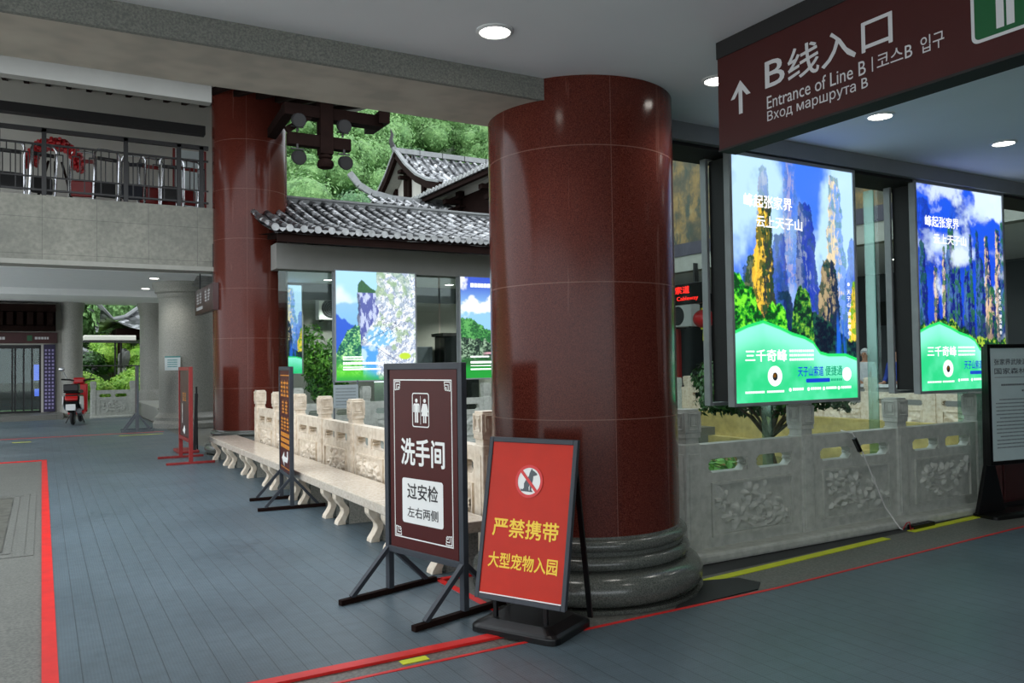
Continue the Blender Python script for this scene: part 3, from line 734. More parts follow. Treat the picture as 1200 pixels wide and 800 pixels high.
def art_clouds(u, v):
    c = np.ones(u.shape + (3,)) * lin(28, 88, 232)
    c = lay(c, sstep(.9, .4, v) * .5, lin(16, 54, 206))
    c = crag(c, u, v, .06, .12, .93, .6, 3, lin(30, 76, 210), lin(16, 44, 180), lin(20, 60, 170), .2, .4)
    c = crag(c, u, v, .46, .15, .96, .62, 6, lin(40, 90, 210), lin(20, 60, 190), lin(20, 70, 170), .3, .4)
    c = lay(c, sstep(.55, .66, fbm(u * 3.4 + 7, v * 4.2, 5, 6) + .16 * np.exp(-(((u - .85) / .2) ** 2 + ((v - .93) / .06) ** 2)) - .05), lin(220, 240, 255))
    c = mist(c, u, v, .70, .07, 14, lin(214, 236, 255), .8, 4, 9)
    for i, (cu, hw, tp, lt) in enumerate(((.36, .07, .80, 0), (.05, .05, .72, 0), (.29, .03, .70, 1), (.20, .035, .60, 1), (.60, .03, .78, 0), (.68, .03, .80, 0), (.44, .05, .62, 0), (.80, .045, .78, 1), (.55, .05, .60, 0), (.93, .05, .82, 1), (.99, .04, .86, 0), (.72, .05, .66, 0))):
        c = crag(c, u, v, cu, hw, tp, .18, 60 + i * 7, lin(226, 196, 160) if lt else lin(70, 110, 170), lin(10, 26, 120), lin(20, 84, 70) if i % 2 else lin(40, 110, 50), .05, .45)
    c = lay(c, sstep(.54, .70, fbm(u * 4.5 + 3, v * 6, 19, 6) + .14 * np.exp(-(((u - .55) / .3) ** 2 + ((v - .42) / .07) ** 2))) * .85, lin(226, 242, 255))
    c = crag(c, u, v, .84, .06, .52, .2, 160, lin(220, 190, 150), lin(14, 30, 110), lin(30, 110, 60), 0, .5)
    c = lay(c, sstep(.40, .26, v) * .55, lin(8, 22, 70))
    c = thicket(c, u, v, np.interp(u, [0, .2, .45, .6, 1], [.30, .35, .32, .25, .26]), 9, lin(170, 200, 60), lin(30, 110, 36), lin(8, 40, 34))
    return green_foot(c, u, v)
def art_cliff(u, v):
    z = u * 0
    c = np.ones(u.shape + (3,)) * lin(170, 222, 250); c = lay(c, sstep(.38, .62, fbm(u * 2, v * 3, 5)) * sstep(.45, .9, v), lin(240, 252, 255))
    c = lay(c, sstep(0, .03, .70 + .06 * fbm(u * 6, z, 6) - v) * .8, lin(120, 186, 238)); c = lay(c, sstep(0, .02, .54 + .12 * fbm(u * 9, z, 7, 5) - v - u * .45), lin(44, 96, 214))
    # violet rock under a dark green knob
    m = sstep(0, .008, np.interp(u, [.24, .265, .31, .36, .5, .6], [.2, .88, .93, .90, .82, .8]) + .02 * (fbm(u * 40, z, 8, 4) - .5) - v) * sstep(.26, .268, u + .035 * (fbm(z, v * 16, 2, 4) - .5))
    s = fbm(u * 34 + v * 10, v * 12 - u * 8, 12, 6); k = lay(np.ones(u.shape + (3,)) * lin(86, 96, 168), sstep(.44, .60, s), lin(196, 208, 244)); k = lay(k, sstep(.80, .81, v), lin(30, 92, 48) * np.ones(u.shape + (3,)) * (.6 + .9 * fbm(u * 60, v * 60, 4))[..., None])
    k = lay(k, sstep(.33, .29, u + .05 * fbm(z, v * 14, 3)) * sstep(.8, .78, v) * .8, lin(50, 70, 90)); c = lay(c, m, k)
    # pale cliff with diagonal strata
    w = fbm(u * 6, v * 6, 40, 3); s2 = fbm(u * 22 + v * 16 + 3 * w, v * 40 - u * 24, 22, 6); s3 = fbm(u * 90, v * 70, 23, 4)
    m = sstep(0, .012, u - .50 - .07 * (fbm(z + 1, v * 11, 9, 4) - .5) + .20 * sstep(.62, .30, v) * sstep(.05, .35, v))
    k = lay(np.ones(u.shape + (3,)) * lin(176, 190, 214), sstep(.40, .56, s2), lin(244, 250, 255)); k = lay(k, sstep(.58, .66, s3) * .55, lin(96, 108, 140)); k = lay(k, sstep(.56, .66, fbm(u * 9 + v * 5, v * 10 - u * 4, 31, 5)) * .65, lin(150, 186, 118)); k = lay(k, sstep(.62, .95, v) * sstep(.45, .6, fbm(u * 14 + v * 9, v * 9, 33, 4)) * .6, lin(120, 160, 120))
    c = lay(c, m, k)
    ice = np.exp(-(((u - .55) / .27) ** 2 + ((v - .40) / .14) ** 2) * 1.5); c = lay(c, sstep(.35, .6, ice + .3 * (s2 - .5)), lay(np.ones(u.shape + (3,)) * lin(130, 196, 244), sstep(.44, .56, s2), lin(234, 248, 255)))
    c = lay(c, sstep(.30, .315, u) * sstep(.52, .50, u + .1 * (fbm(z, v * 30, 6) - .5)) * sstep(.33, .30, v), lay(np.ones(u.shape + (3,)) * lin(86, 166, 240), sstep(.46, .6, fbm(u * 12, v * 9, 41, 4)), lin(190, 226, 255)))
    for q, (a, b, sl) in enumerate(((.30, .34, .35), (.5, .30, -.5), (.62, .24, -.4))): c = lay(c, sstep(.006, .001, np.abs(v - b - sl * (u - a))) * sstep(a - .02, a, u) * .7, lin(70, 84, 130))
    c = lay(c, m * sstep(.60, .70, s3) * np.exp(-(((u - .68) / .2) ** 2 + ((v - .48) / .10) ** 2)) * .8, lin(50, 50, 84))
    c = thicket(c, u, v, np.interp(u, [0, .06, .15, .24, .29, .33], [.24, .34, .46, .52, .5, .0]), 14, lin(170, 226, 150), lin(76, 160, 104), lin(22, 92, 84))
    c = lay(c, sstep(.26, .02, v + .22 * sstep(.2, .7, u)) * .95, lin(96, 220, 40)); c = lay(c, sstep(.08, .0, v) * .8, lin(20, 160, 70))
    c = lay(c, sstep(.3, .6, np.exp(-(((u - .86) / .12) ** 2 + ((v - .22) / .05) ** 2) * 2)), lin(196, 228, 60)); return c
def art_valley(u, v):
    c = np.ones(u.shape + (3,)) * lin(44, 84, 206); c = lay(c, sstep(.98, .62, v), lin(150, 206, 250))
    c = lay(c, sstep(.42, .56, fbm(u * 3, v * 5, 9, 6) + .3 * np.exp(-((v - .70) / .10) ** 2) - .1), lin(250, 253, 255))
    c = thicket(c, u, v, .50 + .10 * np.cos(u * 5 - .3), 5, lin(96, 176, 92), lin(52, 132, 62), lin(26, 90, 46)); c = thicket(c, u, v, np.interp(u, [0, .3, .6, 1], [.40, .38, .34, .33]), 6, lin(150, 180, 150), lin(66, 96, 72), lin(20, 40, 34))
    c = lay(c, sstep(.3, .5, np.exp(-(((u - .85) / .32) ** 2 + ((v - .31) / .045) ** 2))), lin(132, 218, 40)); c = lay(c, sstep(.014, .008, np.abs(v - .25 - .05 * (u - .5))) * sstep(.3, .4, u), lin(206, 160, 170))
    c = lay(c, sstep(.23, .17, v + .03 * (fbm(u * 20, v * 20, 3) - .5)), lin(30, 96, 40) * np.ones(u.shape + (3,)) * (.4 + 1.2 * fbm(u * 50, v * 50, 8))[..., None]); c = lay(c, sstep(.16, .08, v), lin(24, 156, 52)); return c
def artwork(name, fn, x0, x1, z0, z1, y, parent, nu, nv, flip=False):
    uu, vv = np.meshgrid((np.arange(nu) + .5) / nu, (np.arange(nv) + .5) / nv)
    c = fn(uu, vv)
    me = bpy.data.meshes.new(name)
    xs = np.linspace(x0, x1, nu + 1); zs = np.linspace(z0, z1, nv + 1)
    X, Z = np.meshgrid(xs, zs); v = np.stack([X, np.full_like(X, y), Z], -1).reshape(-1, 3)
    i = np.arange(nu)[None] + (nu + 1) * np.arange(nv)[:, None]
    f = np.stack([i, i + 1, i + nu + 2, i + nu + 1], -1).reshape(-1, 4)
    me.from_pydata(v.tolist(), [], f.tolist())
    at = me.color_attributes.new('artwork', 'FLOAT_COLOR', 'CORNER')
    cc = np.concatenate([np.clip(c, 0, 1).reshape(-1, 3), np.ones((nu * nv, 1))], 1)
    at.data.foreach_set('color', np.repeat(cc, 4, axis=0).astype(np.float32).ravel())
    me.materials.append(M['poster'])
    o = bpy.data.objects.new(name, me); COL.objects.link(o); o.parent = parent; return o
RN = random.Random(4)
def lightbox(label, loc, w, h, fn, nu, nv, lettering=None, rz=0, depth=.34, back=None):
    t = thing('light_box', label, 'light box', loc, rz, None)
    e = .028
    g = G()
    for y0, y1 in ((0, .07), (depth - .07, depth)):
        g.box(-w / 2 - e, -w / 2, y0, y1, -e, h + e); g.box(w / 2, w / 2 + e, y0, y1, -e, h + e)
        g.box(-w / 2, w / 2, y0, y1, -e, 0); g.box(-w / 2, w / 2, y0, y1, h, h + e)
    g.build('frame', 'box_metal', t, .004)
    G().box(-w / 2 + .01, w / 2 - .01, .07, depth - .07, .01, h - .01).build('housing', 'black_matt', t)
    artwork('poster_panel', fn, -w / 2, w / 2, 0, h, .012, t, nu, nv)
    G().box(-w / 2, w / 2, .016, .06, 0, h).build('backing', 'black_matt', t)
    if back:
        p = artwork('poster_panel', back, -w / 2, w / 2, 0, h, depth - .012, t, nu // 2, nv // 2)
        G().box(-w / 2, w / 2, depth - .06, depth - .016, 0, h).build('backing', 'black_matt', t)
    if lettering: lettering(t, w, h)
    return t
def ad_lettering(rows):
    def f(t, w, h):
        U = lambda u: -w / 2 + w * u
        Z = lambda v: h * v
        g = G(); y = .008
        text(g, '峰起张家界', U(.09), U(.47), Z(.795), Z(.85), y, .045); text(g, '云上天子山', U(.18), U(.55), Z(.715), Z(.765), y, .045)
        text(g, '三千奇峰', U(.075), U(.40), Z(.165), Z(.215), y, .05)
        for k in range(3): bars(g, U(.42), U(.62), Z(.167 + .018 * k), h * .010, y, RN, .3)
        for k, ch in enumerate('天子山神兵聚会'): text(g, ch, U(.925), U(.955), Z(.455 - .028 * k - (.012 if k > 2 else 0)), Z(.475 - .028 * k - (.012 if k > 2 else 0)), y, .03)
        g.face(circ(U(.94), Z(.50), h * .008, 14), y); g.mark()
        g.face([(U(.30) + h * .042 * math.cos(a), Z(.105) + h * .042 * math.sin(a)) for a in [2 * PI * i / 28 for i in range(28)]], y)
        g.mark(); g.face([(U(.905) + h * .03 * math.cos(a), Z(.105) + h * .03 * math.sin(a)) for a in [2 * PI * i / 28 for i in range(28)]], y)
        bars(g, U(.07), U(.22), Z(.037), h * .009, y, RN, .2); bars(g, U(.235), U(.37), Z(.037), h * .009, y, RN, .2)
        for u in (.42, .57, .70, .83): bars(g, U(u + .02), U(u + .11), Z(.042), h * .011, y, RN, .2); g.face(circ(U(u), Z(.046), h * .008, 10), y)
        g.build_split('lettering', 'glow_white', t, label='white lettering and round badges')
        g = G(); text(g, '天子山索道', U(.485), U(.70), Z(.10), Z(.143), y, .035); g.mark(); g.face(rrect(U(.55), U(.755), Z(.073), Z(.09), h * .007), y)
        g.build_split('lettering', 'glow_blue', t, label='blue lettering')
        G().face([(U(.30) + h * .015 * math.cos(q), Z(.103) + h * .017 * math.sin(q)) for q in [PI * i / 8 + .4 for i in range(16)]], y - .001).build('badge_emblem', 'grey_print', t, label='dark emblem'); G().face([(U(.297) + h * .009 * math.cos(q), Z(.107) + h * .009 * math.sin(q)) for q in [PI * i / 8 for i in range(16)]], y - .002).build('badge_emblem', 'orange', t, label='golden emblem')
        g = G(); text(g, '便捷通', U(.715), U(.865), Z(.10), Z(.143), y, .035); bars(g, U(.765), U(.86), Z(.077), h * .010, y, RN, .4)
        g.build_split('lettering', 'glow_teal', t, label='teal lettering')
    return f
def strip_lettering(t, w, h):
    g = G()
    for z, hh, x1 in ((.205, .014, .32), (.185, .010, .34), (.145, .022, .55), (.118, .008, .34), (.095, .014, .55)): bars(g, -w / 2 + w * .08, -w / 2 + w * x1, h * z, h * hh, .008, RN, .2)
    g.build_split('lettering', 'glow_white', t)
def valley_lettering(t, w, h):
    g = G(); bars(g, -w / 2 + w * .15, -w / 2 + w * .6, h * .90, h * .04, .008, RN, .15)
    for z, hh, x1 in ((.205, .014, .42), (.145, .022, .8), (.118, .008, .5), (.08, .014, .9)): bars(g, -w / 2 + w * .14, -w / 2 + w * x1, h * z, h * hh, .008, RN, .2)
    g.build_split('lettering', 'glow_white', t)
lightbox('large backlit poster of ochre rock pillars, hanging nearest the big red column', (5.575, 4.74, 1.20), 1.50, 2.02, art_peaks, 190, 256, ad_lettering(0))
lightbox('backlit poster of blue pillars in white cloud, hanging behind the notice stand', (8.02, 4.76, 1.225), 1.47, 2.01, art_clouds, 180, 240, ad_lettering(1))
lightbox('backlit poster of a pale cliff and waterfall under the tiled roof', (5.38, 14.27, 1.28), 1.55, 2.0, art_cliff, 120, 150, strip_lettering, depth=.16)
lightbox('backlit poster of a green valley under clouds, left of the big red column', (7.86, 14.27, 1.27), 1.48, 2.0, art_valley, 110, 140, valley_lettering, depth=.16)
lightbox('backlit poster half hidden by the far red column, behind the bamboo glass', (4.13, 17.42, 1.40), 1.46, 1.9, art_peaks, 90, 110, None, depth=.16)

# ================================================================== STANDING SIGNS
def stand_frame(t, W, top, bot, mat, foot, foot_mat, reach, tube=.042, brace=True):
    """two square posts on floor bars with braces, board between them"""
    for s in (-1, 1):
        x = s * W / 2
        p = G().box(x - tube / 2, x + tube / 2, -tube / 2, tube / 2, .03, top).build('post', mat, t, .003)
        G().box(x - tube / 2, x + tube / 2, -reach, reach, 0, .035).build('foot', foot_mat, p, .003)
        g = G()
        if brace:
            for q in (-1, 1): G().bar((x, q * reach * .78, .035), (x, 0, bot - .01), tube * .8, tube * .7).build('brace', mat, p)
    G().box(-W / 2, W / 2, -tube / 2, tube / 2, top - tube, top).build('rail', mat, t, .003)
    G().box(-W / 2, W / 2, -tube / 2, tube / 2, bot - tube, bot).build('rail', mat, t, .003)
t = thing('restroom_sign', 'dark brown standing sign with white restroom pictogram and lettering', 'sign', (2.155, 4.885, .001), math.radians(-74.9))
stand_frame(t, .76, 1.56, .33, 'stand_metal', 'foot', 'brown_wood', .40)
b = G().box(-.345, .345, -.012, .012, .33, 1.52).build('board', 'sign_brown2', t)
g = G(); y = -.0135
for a, bb, c, d in ((-.30, .30, 1.445, 1.453), (-.30, .30, .40, .408), (-.30, -.293, .40, 1.453), (.293, .30, .40, 1.453)): g.face([(a, c), (bb, c), (bb, d), (a, d)], y)
for sx in (-1, 1):     # stepped fret ornaments in the corners
    for cz, sz in ((1.453, -1), (.40, 1)):
        for k in range(3):
            o = .012 + .018 * k; L = .062 - .02 * k
            def q(a0, b0, a1, b1): g.face([(sx * (.30 - a0), cz + sz * b0), (sx * (.30 - a1), cz + sz * b0), (sx * (.30 - a1), cz + sz * b1), (sx * (.30 - a0), cz + sz * b1)], y)
            q(o, o, o + L, o + .007); q(o, o, o + .007, o + L); q(o + L - .007, o, o + L, o + .016); q(o, o + L - .007, o + .016, o + L)
g.mark(); ringpoly(g, rrect(-.10, .075, 1.14, 1.365, .018), rrect(-.093, .068, 1.147, 1.358, .014), y)
man(g, -.055, 1.17, .16, y); woman(g, .03, 1.17, .16, y); g.face([(-.0145, 1.16), (-.0105, 1.16), (-.0105, 1.345), (-.0145, 1.345)], y)
text(g, '洗手间', -.225, .225, .885, 1.065, y, .055)
g.mark(); g.face(rrect(-.215, .205, .505, .80, .02), y)
g.build_split('lettering', 'white', b, label='white lettering, pictogram and border')
g = G(); text(g, '过安检', -.16, .155, .665, .77, y - .0015, .035); text(g, '左右两侧', -.16, .155, .545, .615, y - .0015, .02)
g.build_split('lettering', 'dark_text', b, label='dark lettering on the white panel')

t = thing('warning_sign', 'red leaning floor sign with a no dogs symbol and yellow lettering', 'sign', (2.37, 4.05, .001), math.radians(-62.6))
def slab(poly, z0, z1, inset, zt):
    """rounded base with sloping top"""
    g = G(); n = len(poly); cx = sum(p[0] for p in poly) / n; cy = sum(p[1] for p in poly) / n
    rings = [[(x, y, z0) for x, y in poly], [(x, y, z1) for x, y in poly], [(x + (cx - x) * inset * .25, y + (cy - y) * inset * .25, z1 + (zt - z1) * .35) for x, y in poly], [(x + (cx - x) * inset, y + (cy - y) * inset, zt) for x, y in poly]]
    v = [p for r in rings for p in r]; f = [(i * n + k, i * n + (k + 1) % n, (i + 1) * n + (k + 1) % n, (i + 1) * n + k) for i in range(3) for k in range(n)]
    g.add(v, f); g.add(rings[0], [tuple(range(n))[::-1]]); g.add(rings[-1], [tuple(range(n))]); return g
slab(rrect(-.29, .29, -.10, .36, .06), 0, .035, .28, .075).build('base', 'black', t, .006)
h0, h1, ly = .17, 1.10, .19           # board leans back by ly over its height
def tilt(g):
    g.v = [(x, y + (z - h0) / (h1 - h0) * ly, z) for x, y, z in g.v]; return g
g = G(); W = .305
g.box(-W, -W + .028, -.016, .016, h0, h1); g.box(W - .028, W, -.016, .016, h0, h1); g.box(-W + .028, W - .028, -.016, .016, h0, h0 + .028); g.box(-W + .028, W - .028, -.016, .016, h1 - .028, h1)
tilt(g).build('frame', 'stand_metal', t, .004)
b = tilt(G().box(-W + .02, W - .02, -.008, .010, h0 + .02, h1 - .02)).build('board', 'sign_red', t)
g = G()
for s in (-1, 1):
    G().box(s * .17 - .012, s * .17 + .012, .0, .022, .05, .2).build('upright', 'black', t, .002)
    G().bar((s * .285, .33, .05), (s * .285, .19 * .88, 1.0), .03, .014).build('strut', 'black', t)
y = -.0105
def zz(v): return h0 + (h1 - h0) * v
g = G(); g.face(circ(0, zz(.735), .088, 40), y); tilt(g).build('symbol_disc', 'white', b)
g = G(); y2 = y - .001; cz = zz(.735)
dog = [(-.050, -.058), (-.056, -.045), (-.040, -.048), (-.032, -.040), (-.034, -.015), (-.020, .012), (-.004, .030), (.000, .050), (.008, .066), (.014, .074), (.018, .064), (.032, .058), (.050, .046), (.052, .038), (.038, .034), (.026, .030), (.026, .012), (.022, -.010), (.020, -.048), (.030, -.056), (.030, -.060), (.008, -.060), (.008, -.020), (.000, -.034), (.004, -.052), (.012, -.056), (.012, -.060)]
g.face([(a * 1.0, cz + c * 1.0) for a, c in dog], y2); tilt(g).build('dog_symbol', 'grey_print', b)
g = G(); ringpoly(g, circ(0, cz, .094, 40), circ(0, cz, .077, 40), y2 - .001); a = .055; ww = .009
g.face([(-a - ww * .7, cz + a - ww * .7), (-a + ww * .7, cz + a + ww * .7), (a + ww * .7, cz - a + ww * .7), (a - ww * .7, cz - a - ww * .7)], y2 - .001)
tilt(g).build('prohibition_ring', 'ring_red', b)
g = G(); text(g, '严禁携带', -.225, .225, zz(.385), zz(.50), y, .045); text(g, '大型宠物入园', -.235, .235, zz(.195), zz(.29), y, .04)
tilt(g).build_split('lettering', 'sign_yellow', b, label='yellow lettering')
g = G(); g.box(-W + .03, W - .03, y - .001, y, h0 + .03, h0 + .036); tilt(g).build('lower_edge', 'white', b)

def dashes(g, cols, x0, x1, z0, z1, y, rnd):
    g.mark()
    w = (x1 - x0) / cols
    for i in range(cols):
        x = x0 + w * (i + .12); ww = w * .76; n = 4
        for k in range(n): 
            z = z0 + (z1 - z0) * k / n; g.face([(x, z), (x + ww * rnd.uniform(.6, 1), z), (x + ww * rnd.uniform(.6, 1), z + (z1 - z0) / n * .5), (x, z + (z1 - z0) / n * .5)], y)
        g.face([(x + ww * .45, z0), (x + ww * .58, z0), (x + ww * .58, z1), (x + ww * .45, z1)], y)
t = thing('direction_sign', 'narrow-looking brown standing sign with orange rows of lettering and white arrow', 'sign', (2.40, 9.28, .001), math.radians(-95.7))
stand_frame(t, .74, 1.55, .36, 'stand_metal', 'foot', 'brown_wood', .36)
b = G().box(-.35, .35, -.012, .012, .36, 1.51).build('board', 'sign_brown2', t)
g = G(); y = -.0135; rd = random.Random(2)
g.face([(-.31, 1.445), (.31, 1.445), (.31, 1.455), (-.31, 1.455)], y); g.face([(-.31, .40), (.31, .40), (.31, .408), (-.31, .408)], y)

dashes(g, 3, -.30, .30, 1.21, 1.40, y, rd); dashes(g, 2, -.22, .22, 1.02, 1.17, y, rd); dashes(g, 3, -.30, .30, .83, .985, y, rd)
for z_ in (.755, .69, .625): bars(g, -.30, .30, z_, .045, y, rd, .15)
g.build_split('lettering', 'orange', b, label='orange lettering')
g = G(); g.face([(-.24, .50), (-.06, .415), (-.06, .47), (.14, .47), (.20, .52), (.20, .60), (.13, .60), (.13, .53), (-.06, .53), (-.06, .585)], y); g.build('arrow', 'white', b)

t = thing('direction_sign', 'red framed standing sign seen nearly edge on, before the far benches', 'sign', (2.09, 14.58, .001), -PI / 2)
stand_frame(t, 1.10, 1.57, .40, 'red_paint', 'foot', 'red_paint', .37, .06, False)
b = G().box(-.52, .52, -.015, .015, .40, 1.53).build('board', 'sign_brown', t)
g = G(); dashes(g, 3, -.2, .2, 1.0, 1.15, -.017, rd); g.build('lettering', 'orange', b)
g = G(); g.face([(-.25, .62), (-.21, .62), (-.21, .95), (-.25, .95)], -.017); g.face([(-.2, .5), (.0, .44), (.1, .52), (.0, .6)], -.017); g.build('arrow', 'white', b)

t = thing('folding_stand', 'slim black folding stand beside the red framed sign', 'stand', (2.44, 15.95, .001), -PI / 2)
G().bar((.12, -.02, 0), (.12, .02, 1.08), .05, .05).build('post', 'black_matt', t)
G().bar((.12, .02, 1.2), (-.45, .12, .0), .03, .03).build('brace', 'black_matt', t)
G().box(-.5, .2, -.3, .055, 0, .05).build('base', 'red_paint', t, .01, label='dark red base')
G().tube([(.12, -.03, .42), (-.3, .05, .42)], .012).build('crossbar', 'grey_metal', t)

t = thing('direction_sign', 'grey framed standing sign seen edge on, left of the thick grey column', 'sign', (2.07, 22.4, .001), -PI / 2 - .06)
stand_frame(t, .80, 1.62, .45, 'grey_metal', 'foot', 'grey_metal', .37, .06)
G().box(-.37, .37, -.02, .02, .45, 1.58).build('board', 'sign_brown2', t)

# notice board on the right
t = thing('notice_stand', 'black framed notice board with pale printed sheet, in front of the balustrade end', 'notice board', (8.48, 4.46, -.012), math.radians(-8))
slab(rrect(-.62, .62, -.14, .14, .05), .0, .03, .3, .05).build('base', 'black', t, .004)
for s in (-1, 1): G().prism([(s * .47 - .19, .04), (s * .47 + .19, .04), (s * .47 + .06, .5), (s * .47 + .04, 1.66), (s * .47 - .04, 1.66), (s * .47 - .06, .5)], .02, .06, lambda a, b, tt: (a, tt, b)).build('leg', 'black', t, .004)
g = G(); g.box(-.53, -.49, -.025, .02, .5, 1.68); g.box(.49, .53, -.025, .02, .5, 1.68); g.box(-.49, .49, -.025, .02, .5, .54); g.box(-.49, .49, -.025, .02, 1.64, 1.68)
g.build('frame', 'black', t, .004)
b = G().box(-.49, .49, -.015, .0, .54, 1.64).build('sheet', 'notice', t)
g = G(); y = -.0165
text(g, '张家界武陵源风景名胜区', -.43, .43, 1.475, 1.535, y, .02); text(g, '国家森林公园', -.43, .25, 1.385, 1.445, y, .02); g.face([(-.43, 1.352), (.43, 1.352), (.43, 1.356), (-.43, 1.356)], y)
bars(g, -.34, .3, 1.27, .018, y, RN, .35); bars(g, -.05, .25, 1.21, .018, y, RN, .35)
for i in range(14): bars(g, -.42 + (.05 if i in (0, 5, 10) else 0), .42 if i not in (4, 9, 13) else .05, 1.13 - .036 * i, .011, y, RN, .45)
bars(g, .0, .4, .595, .015, y, RN, .12)
g.build_split('lettering', 'grey_print', b)
t = thing('red_cabinet', 'dark red cabinet on the floor behind the black framed notice board', 'cabinet', (9.05, 4.86, -.012))
G().box(-.5, .5, -.12, .12, .05, .95).build('body', 'maroon', t, .01)
g = G(); g.box(-.47, -.01, -.135, -.12, .08, .92); g.box(.01, .47, -.135, -.12, .08, .92); g.build('door', 'maroon', t, .004)
G().box(-.48, .48, -.1, .1, 0, .05).build('base', 'black_matt', t)

# ================================================================== HANGING SIGNS
t = thing('hanging_sign', 'long maroon sign hanging from the ceiling with white arrow and multilingual lettering', 'sign', (3.405, 2.44, 2.77), -PI / 2)
G().box(-1.0, 1.4, 0, .13, 0, .53).build('board', 'bsign', t, .002)
G().box(-1.005, 1.405, -.004, .134, .53, .628).build('top_channel', 'black_matt', t)
G().box(-1.003, 1.403, -.003, .133, -.012, 0.0).build('bottom_edge', 'black_matt', t)
g = G(); y = -.002; L = lambda Y: 2.44 - Y; Zb = lambda z: z - 2.77
text(g, 'B', L(3.085), L(2.95), Zb(3.02), Zb(3.165), y, .03); text(g, '线入口', L(2.93), L(2.32), Zb(3.005), Zb(3.175), y, .03)
text(g, 'Entrance of Line B', L(3.075), L(2.465), Zb(2.905), Zb(2.975), y, .008); text(g, '|', L(2.432), L(2.426), Zb(2.905), Zb(2.975), y, 0); text(g, '코스B', L(2.405), L(2.225), Zb(2.91), Zb(2.975), y, .008); text(g, '입구', L(2.185), L(2.075), Zb(2.905), Zb(2.98), y, .008)
text(g, 'Вход маршрута B', L(3.075), L(2.455), Zb(2.825), Zb(2.893), y, .008)
ax = L(3.265); s = 1
g.mark(); g.face([(ax, Zb(3.125)), (ax - .075, Zb(3.03)), (ax - .045, Zb(3.03)), (ax - .014, Zb(3.066)), (ax - .014, Zb(2.935)), (ax + .014, Zb(2.935)), (ax + .014, Zb(3.066)), (ax + .045, Zb(3.03)), (ax + .075, Zb(3.03))], y)
x0, x1 = L(1.955), L(1.955) + .47; z0, z1 = Zb(2.862), Zb(2.862) + .40
g.mark(); ringpoly(g, rrect(x0, x1, z0, z1, .03), rrect(x0 + .014, x1 - .014, z0 + .014, z1 - .014, .02), y - .002)
man(g, x0 + .14, z0 + .035, .33, y - .002); g.face([(x0 + .232, z0 + .06), (x0 + .246, z0 + .06), (x0 + .246, z1 - .05), (x0 + .232, z1 - .05)], y - .002); woman(g, x0 + .345, z0 + .035, .33, y - .002)
g.build_split('lettering', 'bsign_text', t, label='white lettering, arrow and pictogram')
g = G(); g.face(rrect(x0 + .01, x1 - .01, z0 + .01, z1 - .01, .02), y); g.build('pictogram_panel', 'green_film', t, label='green panel')

t = thing('hanging_sign', 'small dark sign hanging under the balcony beside the far red column', 'sign', (2.62, 16.0, 2.58), -PI / 2)
G().box(-.95, .95, 0, .1, 0, .48).build('board', 'sign_brown', t, .003)
for s in (-.7, .7): G().tube([(s, .05, .48), (s, .05, 1.2)], .012).build('hanger_rod', 'dark_metal', t)
g = G(); dashes(g, 2, -.8, -.15, .2, .42, -.002, rd); dashes(g, 2, .1, .7, .2, .42, -.002, rd); bars(g, -.8, -.1, .08, .06, -.002, RN); g.build_split('lettering', 'bsign_text', t)

# ================================================================== CEILING DOWNLIGHTS
def downlight(x, y, z, label, power=DOWNLIGHT_W, r=.085, group=None):
    t = thing('ceiling_downlight', label, 'downlight', (x, y, z), 0, group)
    G().lathe([(r, 0), (r * 1.22, 0), (r * 1.24, -.006), (r * 1.02, -.014), (r, -.012)], n=40, caps=False).build('trim_ring', 'white_plastic', t)
    G().lathe([(.001, -.008), (r, -.008)], n=32, caps=False).build('lens', 'lamp', t)
    if power:
        ld = bpy.data.lights.new('downlight_lamp', 'SPOT'); ld.energy = power * 4; ld.spot_size = math.radians(130); ld.spot_blend = .7; ld.shadow_soft_size = .07; ld.color = (1, .97, .9)
        lo = bpy.data.objects.new('lamp_light', ld); COL.objects.link(lo); lo.parent = t; lo.location = (0, 0, -.05)
    return t
DL = [(2.18, 'brightest round ceiling downlight, left of the big red column'), (3.86, 'ceiling downlight behind the left end of the maroon hanging sign'), (5.54, 'ceiling downlight directly below the maroon hanging sign'), (7.22, 'ceiling downlight farthest right along the glass, above the second backlit poster')]
for x, lb in DL: downlight(x, 3.90, 3.40, lb)
for y in (1.4, -1.6, -4.6):
    for x in (-2.86, .5, 3.86, 7.22, 10.58):
        downlight(x, y, 3.40, 'ceiling downlight over the open side of the walkway, away from the glass', group='downlights over the near walkway')

downlight(2.42, 21.9, 3.80, 'ceiling downlight under the balcony, nearer the thick grey column', 14, .11); downlight(2.52, 24.8, 3.80, 'ceiling downlight under the balcony, farther of the pair', 14, .11)
downlight(.9, 17.2, 3.80, 'small ceiling downlight just behind the balcony slab edge', 14, .07)
downlight(-1.2, 21.9, 3.80, 'ceiling downlight under the balcony toward the left edge', 30, .11); downlight(-1.2, 28, 3.80, 'ceiling downlight before the glass entrance', 16, .11)
downlight(6.2, 19.4, 3.36, 'downlight in the glazed passage, left of the cliff poster', 55, .13); downlight(9.2, 18.0, 3.36, 'downlight in the glazed passage, right of the cliff poster', 55, .13)
for x in (5.2, 8.0, 10.8): downlight(x, 16.6, 3.36, 'downlight in the front row of the glazed passage ceiling', 50, .10, group='other passage downlights')
for x, y in ((16.8, 15.3), (16.8, 11.6), (16.8, 8.3), (15.4, 13.2), (15.4, 10.0), (18.2, 10.5)): downlight(x, y, 3.80, 'downlight in the ceiling of the hall right of the pond', 9, .12, group='hall downlights')

